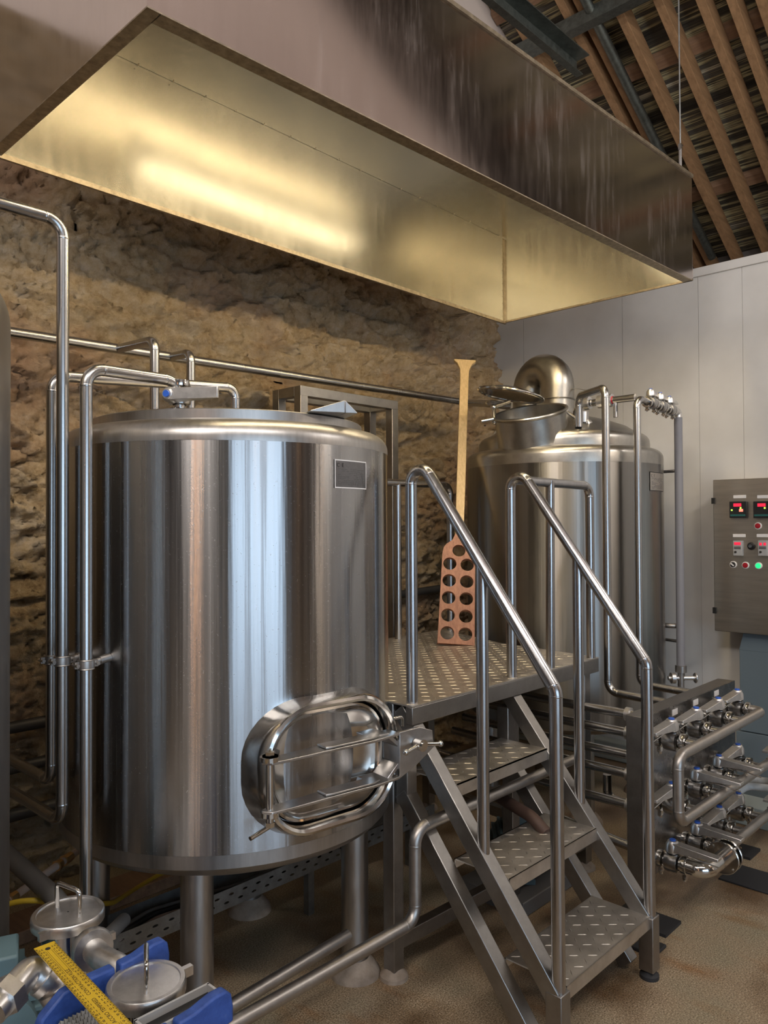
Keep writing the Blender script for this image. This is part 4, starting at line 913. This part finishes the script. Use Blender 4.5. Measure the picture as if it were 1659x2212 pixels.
yp = AX(1597, 1403, 4.56).y; zp = AX(1597, 1403, 4.56).z; zm = AX(1590, 1576, 4.56).z
MB().prism([(4.56, yl - .14, zb_ + .004), (4.56, yp, zp), (4.56, yr, zp), (4.56, yr, zb_ + .004)], (.15, 0, 0)).build('neck', M_BLUEGREY, pd_)
MB().box2((4.56, yr, zm), (4.72, yp, zp)).build('column', M_BLUEGREY, pd_, bevel=.003); MB().box2((4.55, yr, 0), (4.73, yp + .02, zm - .004)).build('plinth', M_BLUEGREY, pd_, bevel=.003)
# white hoses and trunking by the wall
pipe('upper white hose curving from the right edge behind the valves', [AD(1690, 1688, 3.55), AD(1655, 1688, 3.7), AD(1622, 1682, 3.72), AD(1590, 1690, 3.6)], .017, .15, M_HOSE, name='hose', welds=False)
pipe('lower white hose curving from the right edge behind the valves', [AD(1690, 1706, 3.45), AD(1650, 1702, 3.55), AD(1615, 1697, 3.6), AD(1580, 1720, 3.5)], .017, .15, M_HOSE, name='hose', welds=False)
c0_, c1_ = V(4.12, 1.52, 0), V(4.12, .7, 0)
t = thing('cable_trunking', 'pale grey floor trunking with dark gauge marks at the right edge', 'trunking', (4.2, 1.1, 0))
MB().box2((4.12, .7, 0), (4.3, 1.5, .10)).build('duct', plain('trunking_grey', (.3, .34, .33), .5), t, bevel=.004)
mk = MB()
MB().box2((4.118, .7, .05), (4.121, 1.49, .054)).build('seam', M_INK, t)

# ================================================================== pipes and gear under the tank and platform
fy = 1.62; fx = AY(897, 1900, fy).x; zl = .30; zh = .585
pipe('long pale pipe running low in front of the big tank, rising by the stairs', [(.55, fy, zl - .0), (fx, fy, zl), (fx, fy, zh), (2.9, fy + .02, zh - .01)], .0195, .05, M_DULL)
pipe('shorter low pipe behind the long one, capped at the tank leg', [(.6, 1.84, .15), AY(752, 2020, 1.84)], .0195, 0, M_DULL)
pipe('dark upper pipe along the foot of the stone wall', [(-.3, 3.3, .72), (1.4, 3.3, .72), (2.9, 3.3, 1.08), (4.2, 3.3, 1.12)], .025, .1, M_DARKP, 'dark wall pipes', welds=False)
pipe('dark middle pipe along the foot of the stone wall', [(-.3, 3.31, .55), (3.6, 3.31, .55)], .024, 0, M_DARKP, 'dark wall pipes', welds=False)
pipe('dark lowest pipe along the foot of the stone wall', [(-.3, 3.3, .36), (3.6, 3.3, .36)], .026, 0, M_DARKP, 'dark wall pipes', welds=False)
pipe('thick grey plastic pipe slanting down behind the strainer', [AD(-20, 1812, 2.6), AD(120, 1940, 2.15), AD(170, 2010, 2.1)], .026, .1, M_GREYP, welds=False)
w0, w1 = AD(-5, 1962, 2.35), AD(168, 1838, 2.75)
t = thing('water_pipe', 'thin pinkish plastic pipe with brass fittings left of the tank', 'pipe', w0)
MB().cyl(w0, w1, .0125, n=14).build('tube', M_PVC, t)
for a, b in ((.02, .1), (.12, .2), (.7, .76), (.8, .9)): MB().cyl(w0.lerp(w1, a), w0.lerp(w1, b), .019, .016, n=8).build('brass_fitting', M_BRASS, t)
# cable tray
ty = 2.32; tz = AY(500, 1938, ty).z
tr = MB(); T0, T1 = 1.15, 2.75
ct = thing('cable_tray', 'perforated galvanised cable tray low under the big tank', 'tray', (1.95, ty, tz))
sd_ = plate_holes([(0, -.03), (T1 - T0, -.03), (T1 - T0, .03), (0, .03)], [], .0016, None, '', None)
hs_ = []
cu = bpy.data.curves.new('o', 'CURVE'); cu.dimensions = '2D'; cu.fill_mode = 'BOTH'; cu.extrude = .0008
def spl(pts):
    s = cu.splines.new('POLY'); s.points.add(len(pts) - 1); s.use_cyclic_u = True
    for p, q in zip(s.points, pts): p.co = (q[0], q[1], 0, 1)
spl([(0, -.034), (T1 - T0, -.034), (T1 - T0, .034), (0, .034)])
for i in range(26):
    for j, yy in enumerate((-.012, .012)):
        x = .03 + i * .06 + (.02 if j else 0)
        if x < T1 - T0 - .03: spl([(x + .011 * math.cos(2 * PI * k / 10), yy + .0042 * math.sin(2 * PI * k / 10)) for k in range(10)])
ob = bpy.data.objects.new('o', cu); me = bpy.data.meshes.new_from_object(ob); sm = MB(); sm.add([v.co for v in me.vertices], [tuple(p.vertices) for p in me.polygons]); bpy.data.objects.remove(ob)
FMx = Matrix(((1, 0, 0), (0, 0, -1), (0, 1, 0))).to_4x4(); FMx.translation = Vector((T0, ty, tz)); sm.xf(FMx).build('side_flange', M_GALV, ct)
MB().box2((T0, ty, tz - .035), (T1, ty + .14, tz - .033)).build('tray_bed', M_GALV, ct); MB().box2((T0, ty + .14, tz - .035), (T1, ty + .142, tz + .033)).build('side_flange', M_GALV, ct)
for k, x in enumerate((1.3, 2.0, 2.6)): MB().box2((x, ty + .02, 0), (x + .03, ty + .05, tz - .035)).build('bracket', M_GALV, ct)
for k, (yy, lab, mt) in enumerate(((.03, 'pale grey cable lying frontmost in the cable tray', M_PVC), (.06, 'black cable lying second in the cable tray', M_RUBBER), (.09, 'grey cable lying third in the cable tray', M_GREYP))):
    solo('cable', MB().tube([(T0 - .1, ty + yy - .04, tz - .012), (T0 + .2, ty + yy, tz + .02), (T0 + .6, ty + yy, tz - .018), (T1, ty + yy, tz - .018)], .007, .2, 8), mt, lab, 'cable', 'cables in the tray', angle=60)
solo('earth_cable', MB().tube([AD(-10, 1965, 2.2), AD(30, 1948, 2.2), AD(80, 1944, 2.2), AD(160, 1960, 2.25), AD(245, 1950, 2.6), AD(300, 1915, 3.0), AD(350, 1885, 3.2), AD(420, 1870, 3.3)], .008, .2, 10), M_YELLOWC, 'yellow and green cable sagging behind the strainer and tank leg', 'cable', angle=60)
solo('corrugated_hose', MB().lathe([(.017 + (.004 if i % 2 else 0), i * .0045) for i in range(60)], AD(205, 2050, 2.15), AD(270, 1985, 2.42) - AD(205, 2050, 2.15), 16), M_GREYP, 'grey corrugated cable hose lying beside the cable tray end', 'hose')
ih = AY(500, 1890, 2.6); pipe('thin hooked drain pipe under the big tank', [(TX - .02, 2.55, .62), (TX - .02, 2.55, .28), (TX + .9, 2.62, .28)], .018, .05, M_DARKP)
solo('timber_board', MB().box2((1.0, 2.95, .0), (2.3, 3.12, .05)), M_BATTEN, 'ochre timber board on the floor along the stone wall', 'board', bevel=.004)
# motors and slabs
def motor(loc, rz, mat, label, r=.085, L=.24):
    t = thing('electric_motor', label, 'motor', loc, rz)
    MB().lathe([(r * .55, -L / 2), (r, -L / 2 + .01), (r, L / 2 - .03), (r * .75, L / 2)], (0, 0, r + .02), (1, 0, 0), 32, cap0=True, cap1=True).build('housing', mat, t, world=False)
    f = MB()
    for k in range(20):
        a = 2 * PI * k / 20; f.box((0, math.cos(a) * (r + .006), r + .02 + math.sin(a) * (r + .006)), (L * .72, .004 + .014 * abs(math.cos(a)), .004 + .014 * abs(math.sin(a))))
    f.build('cooling_fins', mat, t, world=False)
    MB().box((0, 0, 2 * r + .045), (.11, .1, .055)).build('terminal_box', mat, t, world=False, bevel=.006)
    MB().box((0, 0, .01), (.16, .15, .02)).build('mount', mat, t, world=False)
    return t
mp_ = AD(1112, 1790, 3.25); mt_ = motor((mp_.x, mp_.y, .06), math.radians(40), M_MOTOR, 'dark blue electric motor on the floor under the platform', .1, .26)
solo('motor_base', MB().box2((mp_.x - .18, mp_.y - .16, 0), (mp_.x + .2, mp_.y + .16, .06)), M_GREYP, 'dark base block under the blue motor below the platform', 'block', bevel=.004)
pipe('rusty brown pipe slanting past the motor under the stairs', [AD(1072, 1718, 2.95), AD(1150, 1765, 2.75), AD(1180, 1800, 2.7)], .022, .1, plain('rusty_pipe', (.07, .04, .03), .6, .2), welds=False)
c = AZ(1590, 1880, .0); solo('floor_plate', MB().box2((3.42, 1.06, 0), (3.62, 1.28, .008)), M_RUBBER, 'dark square plate lying on the floor below the valve panel', 'plate', bevel=.002)
c = AZ(1418, 2045, 0); solo('foot_pad', MB().box2((c.x - .08, c.y - .03, 0), (c.x + .02, c.y + .06, .012)), M_RUBBER, 'small dark pad on the floor behind the right stair foot', 'pad', bevel=.004)

# ================================================================== strainers, heat exchanger and rule, lower left
SLAB = thing('pump_skid', 'low steel stand under the heat exchanger at the lower left', 'stand', (.75, 1.45, 0))
MB().box2((.3, 1.05, .30), (.9, 1.93, .33)).build('shelf', M_FRAME, SLAB, bevel=.003)
for x in (.33, .83):
    for y in (1.08, 1.9): MB().box2((x - .02, y - .02, 0), (x + .02, y + .02, .3)).build('leg', M_FRAME, SLAB)
def strainer(c, rl, ztop, zbot, ang, label):
    t = thing('strainer', label, 'strainer', (c.x, c.y, zbot))
    body = MB().lathe([(rl * .5, zbot), (rl * .72, zbot + .01), (rl * .74, ztop - .02)], (c.x, c.y, 0), n=48, cap0=True).build('pot', M_POLISH, t)
    lid = MB().lathe([(rl * .8, ztop - .026), (rl, ztop - .024), (rl * 1.01, ztop - .012), (rl, ztop - .003), (rl * .97, ztop), (rl * .86, ztop), (rl * .845, ztop - .0025), (rl * .8, ztop - .002), (.002, ztop - .0015)], (c.x, c.y, 0), n=64).build('lid', M_CAST, t)
    e = Vector((math.cos(ang), math.sin(ang), 0)); z = Vector((c.x, c.y, ztop - .004))
    MB().tube([z - e * rl * .52, z - e * rl * .52 + V(0, 0, rl * .75), z + e * rl * .52 + V(0, 0, rl * .75), z + e * rl * .52], rl * .065, rl * .14, 14).build('lid_handle', M_POLISH, lid)
    g = MB(); f = Vector((math.cos(ang - 1.2), math.sin(ang - 1.2), 0)); g.box(Vector((c.x, c.y, ztop - .012)) + f * (rl * 1.06), (.03, .012, .018)).build('clamp_latch', M_CAST, lid)
    return t
s1 = AD(147, 1968, 1.85); hd_ = AZ(165, 1972, s1.z) - AZ(118, 1952, s1.z); strainer(s1, .083, s1.z, .331, math.atan2(hd_.y, hd_.x), 'closed strainer pot with looped lid handle beside the yellow rule')
ztop2 = .69; s2 = AZ(316, 2118, ztop2); strainer(s2, .073, ztop2, .331, math.atan2(s2.y, s2.x), 'round lidded pot with upright handle between the blue plates')
# outlet of the strainer with clamped elbow
ou = [s1 + V(.05, -.03, -.16)]
ou = [Vector((s1.x + .02, s1.y - .02, .50)), AD(188, 2038, 1.74), AD(222, 2072, 1.66), AD(262, 2092, 1.62), AD(272, 2130, 1.6)]
t = thing('elbow_fitting', 'cast elbow with clamp ring leading from the strainer to the blue plate', 'fitting', ou[1])
MB().tube(ou, .026, .05, 20).build('elbow', M_CAST, t); dv = (ou[2] - ou[1]).normalized(); pc = ou[1].lerp(ou[2], .35)
rg = MB().lathe([(.026, -.014), (.043, -.012), (.046, 0), (.043, .012), (.026, .014)], pc, dv, 32).build('clamp_ring', M_CAST, t)
rr = Vector((.8, -.2, .55)).normalized(); MB().box(pc + V(.045, .02, .0), (.035, .012, .016)).build('wing_nut', M_CAST, rg)
ol_ = [AD(150, 2185, 1.5), AD(118, 2128, 1.5), AD(70, 2092, 1.49), AD(42, 2122, 1.46), AD(-15, 2185, 1.40)]
t = thing('elbow_fitting', 'cast elbow curving down to the left of the blue plate', 'fitting', ol_[1])
MB().tube(ol_, .027, .06, 22).build('elbow', M_CAST, t)
for a, b_, s in ((0, 1, .35), (0, 1, .8), (1, 2, .35)):
    d_ = (ol_[b_] - ol_[a]).normalized(); MB().lathe([(.027, -.009), (.034, -.008), (.035, .008), (.027, .009)], ol_[a].lerp(ol_[b_], s), d_, 28).build('clamp_ring', M_CAST, t)
d_ = (ol_[4] - ol_[3]).normalized(); pc = ol_[3].lerp(ol_[4], .45); MB().cyl(pc - d_ * .014, pc + d_ * .014, .036, n=6).build('union_nut', M_CAST, t)
mp2 = AZ(-12, 2185, .44); motor((mp2.x, mp2.y, .331), 1.2, M_MOTORL, 'pale blue pump motor half cut by the lower left corner', .09, .24)
# heat exchanger
ZH = .70; hx_ = thing('plate_heat_exchanger', 'plate heat exchanger with two blue end plates at the lower left', 'heat exchanger', (.7, 1.3, .331))
def endplate(xl, xr, y, th):
    zt = ZH; w = xr - xl
    pts = [(xl, .34), (xl, zt - .06), (xl + .012, zt - .035), (xl + .05, zt - .006), (xl + .09, zt), (xl + .56 * w, zt), (xl + .565 * w, zt - .03), (xl + .60 * w, zt - .03), (xl + .605 * w, zt), (xl + .72 * w, zt + .002), (xl + .86 * w, zt + .012), (xl + .95 * w, zt + .012), (xr - .004, zt + .002), (xr, zt - .02),
           (xr, zt - .048), (xr - .016, zt - .05), (xr - .02, zt - .062), (xr - .014, zt - .072), (xr, zt - .072), (xr, zt - .10), (xr - .012, .34)]
    return MB().prism([(x, y, z) for x, z in pts], (0, th, 0))
ya = AZ(238, 2095, ZH).y; endplate(.566, AZ(378, 2045, ZH).x, ya, .024).build('end_plate', M_BLUE, hx_, bevel=.004)
yb2 = AZ(364, 2203, ZH).y - .022; endplate(.54, AZ(508, 2150, ZH).x - .0, yb2, .024).build('end_plate', M_BLUE, hx_, bevel=.004)
pk_ = MB(); zp = ZH - .045; npl = 16; y0_, y1_ = yb2 + .03, ya - .012
for k in range(npl):
    y = y0_ + (y1_ - y0_) * k / (npl - 1); vs = []; fs = []; N = 22
    for i in range(N + 1):
        x = .585 + .085 * i / N; o_ = .003 * (1 if i % 2 else -1); vs += [(x, y + o_, .36), (x, y + o_, zp - (.03 * max(0, (4 - i) / 4)))]
    pk_.add(vs, [(2 * i, 2 * i + 2, 2 * i + 3, 2 * i + 1) for i in range(N)])
po = pk_.build('plate_pack', M_GALV, hx_); sdm = po.modifiers.new('t', 'SOLIDIFY'); sdm.thickness = .0012
bx = thing('gauge_box', 'slim black box with pale rim beside the nearer blue plate', 'box', (.74, 1.26, .331))
fr0, fr1 = AZ(297, 2205, ZH - .01), AZ(445, 2135, ZH - .01); yb3 = yb2 + .03
MB().box2((.672, yb3, .34), (.815, yb3 + .045, ZH - .022)).build('body', M_BLACK, bx)
fm = MB(); z0_, z1_ = ZH - .022, ZH - .008
for a, b_ in (((.668, yb3 - .002), (.819, yb3 + .003)), ((.668, yb3 + .042), (.819, yb3 + .047)), ((.668, yb3), (.673, yb3 + .045)), ((.814, yb3), (.819, yb3 + .045))): fm.box2((*a, z0_), (*b_, z1_))
fm.build('rim', M_GREYMOD, bx)
# yellow rule lying across
ra = (AZ(72, 2027, .742) + AZ(118, 2012, .742)) / 2; rb = AZ(293, 2250, .722); ra.z, rb.z = ZH + .022, ZH + .016
RW = (AZ(118, 2012, .742) - AZ(72, 2027, .742)).length * .98; ru = (ra - rb); RLn = ru.length; ru.normalize()
sdv = Vector((ru.y, -ru.x, 0)).normalized()
RM = frame_matrix(rb, ru, -sdv) 
rl_ = thing('steel_rule', 'yellow measuring rule lying across the blue heat exchanger plates', 'ruler', rb)
MB().box((RLn / 2, 0, 0), (RLn, RW, .0016)).xf(RM).build('blade', M_YELLOW, rl_)
mk = MB(); ntick = 34; st_ = RLn / 34.5
for i in range(1, 340):
    x = i * st_ / 10; L_ = .0052 if i % 10 == 0 else (.004 if i % 5 == 0 else .0026)
    if i % 2 == 0 or i % 5 == 0:
        for s in (-1, 1): mk.box((x, s * (RW / 2 - L_ / 2), .0010), (.00045, L_, .0002))
for dy in (-.004, -.007, .004, .007):
    mk.box((RLn * .1, dy, .001), (RLn * .16, .0004, .0002)); mk.box((RLn * .80, dy, .001), (RLn * .26, .0004, .0002))
mk.xf(RM).build('graduations', M_INK, rl_)
nm = MB()
for i in range(1, 34):
    for s in (-1, 1):
        R90 = Matrix.Translation((i * st_, s * RW * .31, .0011)) @ Matrix.Rotation(PI / 2 if True else 0, 4, 'Z')
        nm.add(*text_mb(str(i), .009, R90))
nm.xf(RM).build('numerals', M_INK, rl_)
tx = MB(); tx.add(*text_mb('ACCRO TEMPERED', .0105, Matrix.Translation((RLn * .30, 0, .0011)))); tx.add(*text_mb('CONTRACTION RULE', .0105, Matrix.Translation((RLn * .58, 0, .0011)))); tx.xf(RM).build('lettering', M_INK, rl_)
hp_ = RM @ V(RLn - .02, 0, .0012); MB().disc(hp_, .005, .0004, (0, 0, 1), 20, .0001).build('hanging_hole', M_INK, rl_)
# warm lamps hanging in the room behind the camera
for k, (x, y, z) in enumerate(((-2.6, -.9, 2.3), (-.4, -3.4, 3.1), (2.6, -3.3, 3.2), (3.9, -2.2, 3.0))):
    t = thing('pendant_lamp', 'warm pendant lamp hanging behind the camera', 'lamp', (x, y, z), 0, 'pendant lamps behind the camera')
    MB().ball((x, y, z), .06).build('bulb', M_BULB, t); MB().lathe([(.03, .04), (.06, .12), (.14, .16)], (x, y, z - .02), n=24).build('lamp_shade', M_BLACK, t); MB().cyl((x, y, z + .06), (x, y, roof_z(x) + .1), .006, n=8).build('flex', M_BLACK, t)
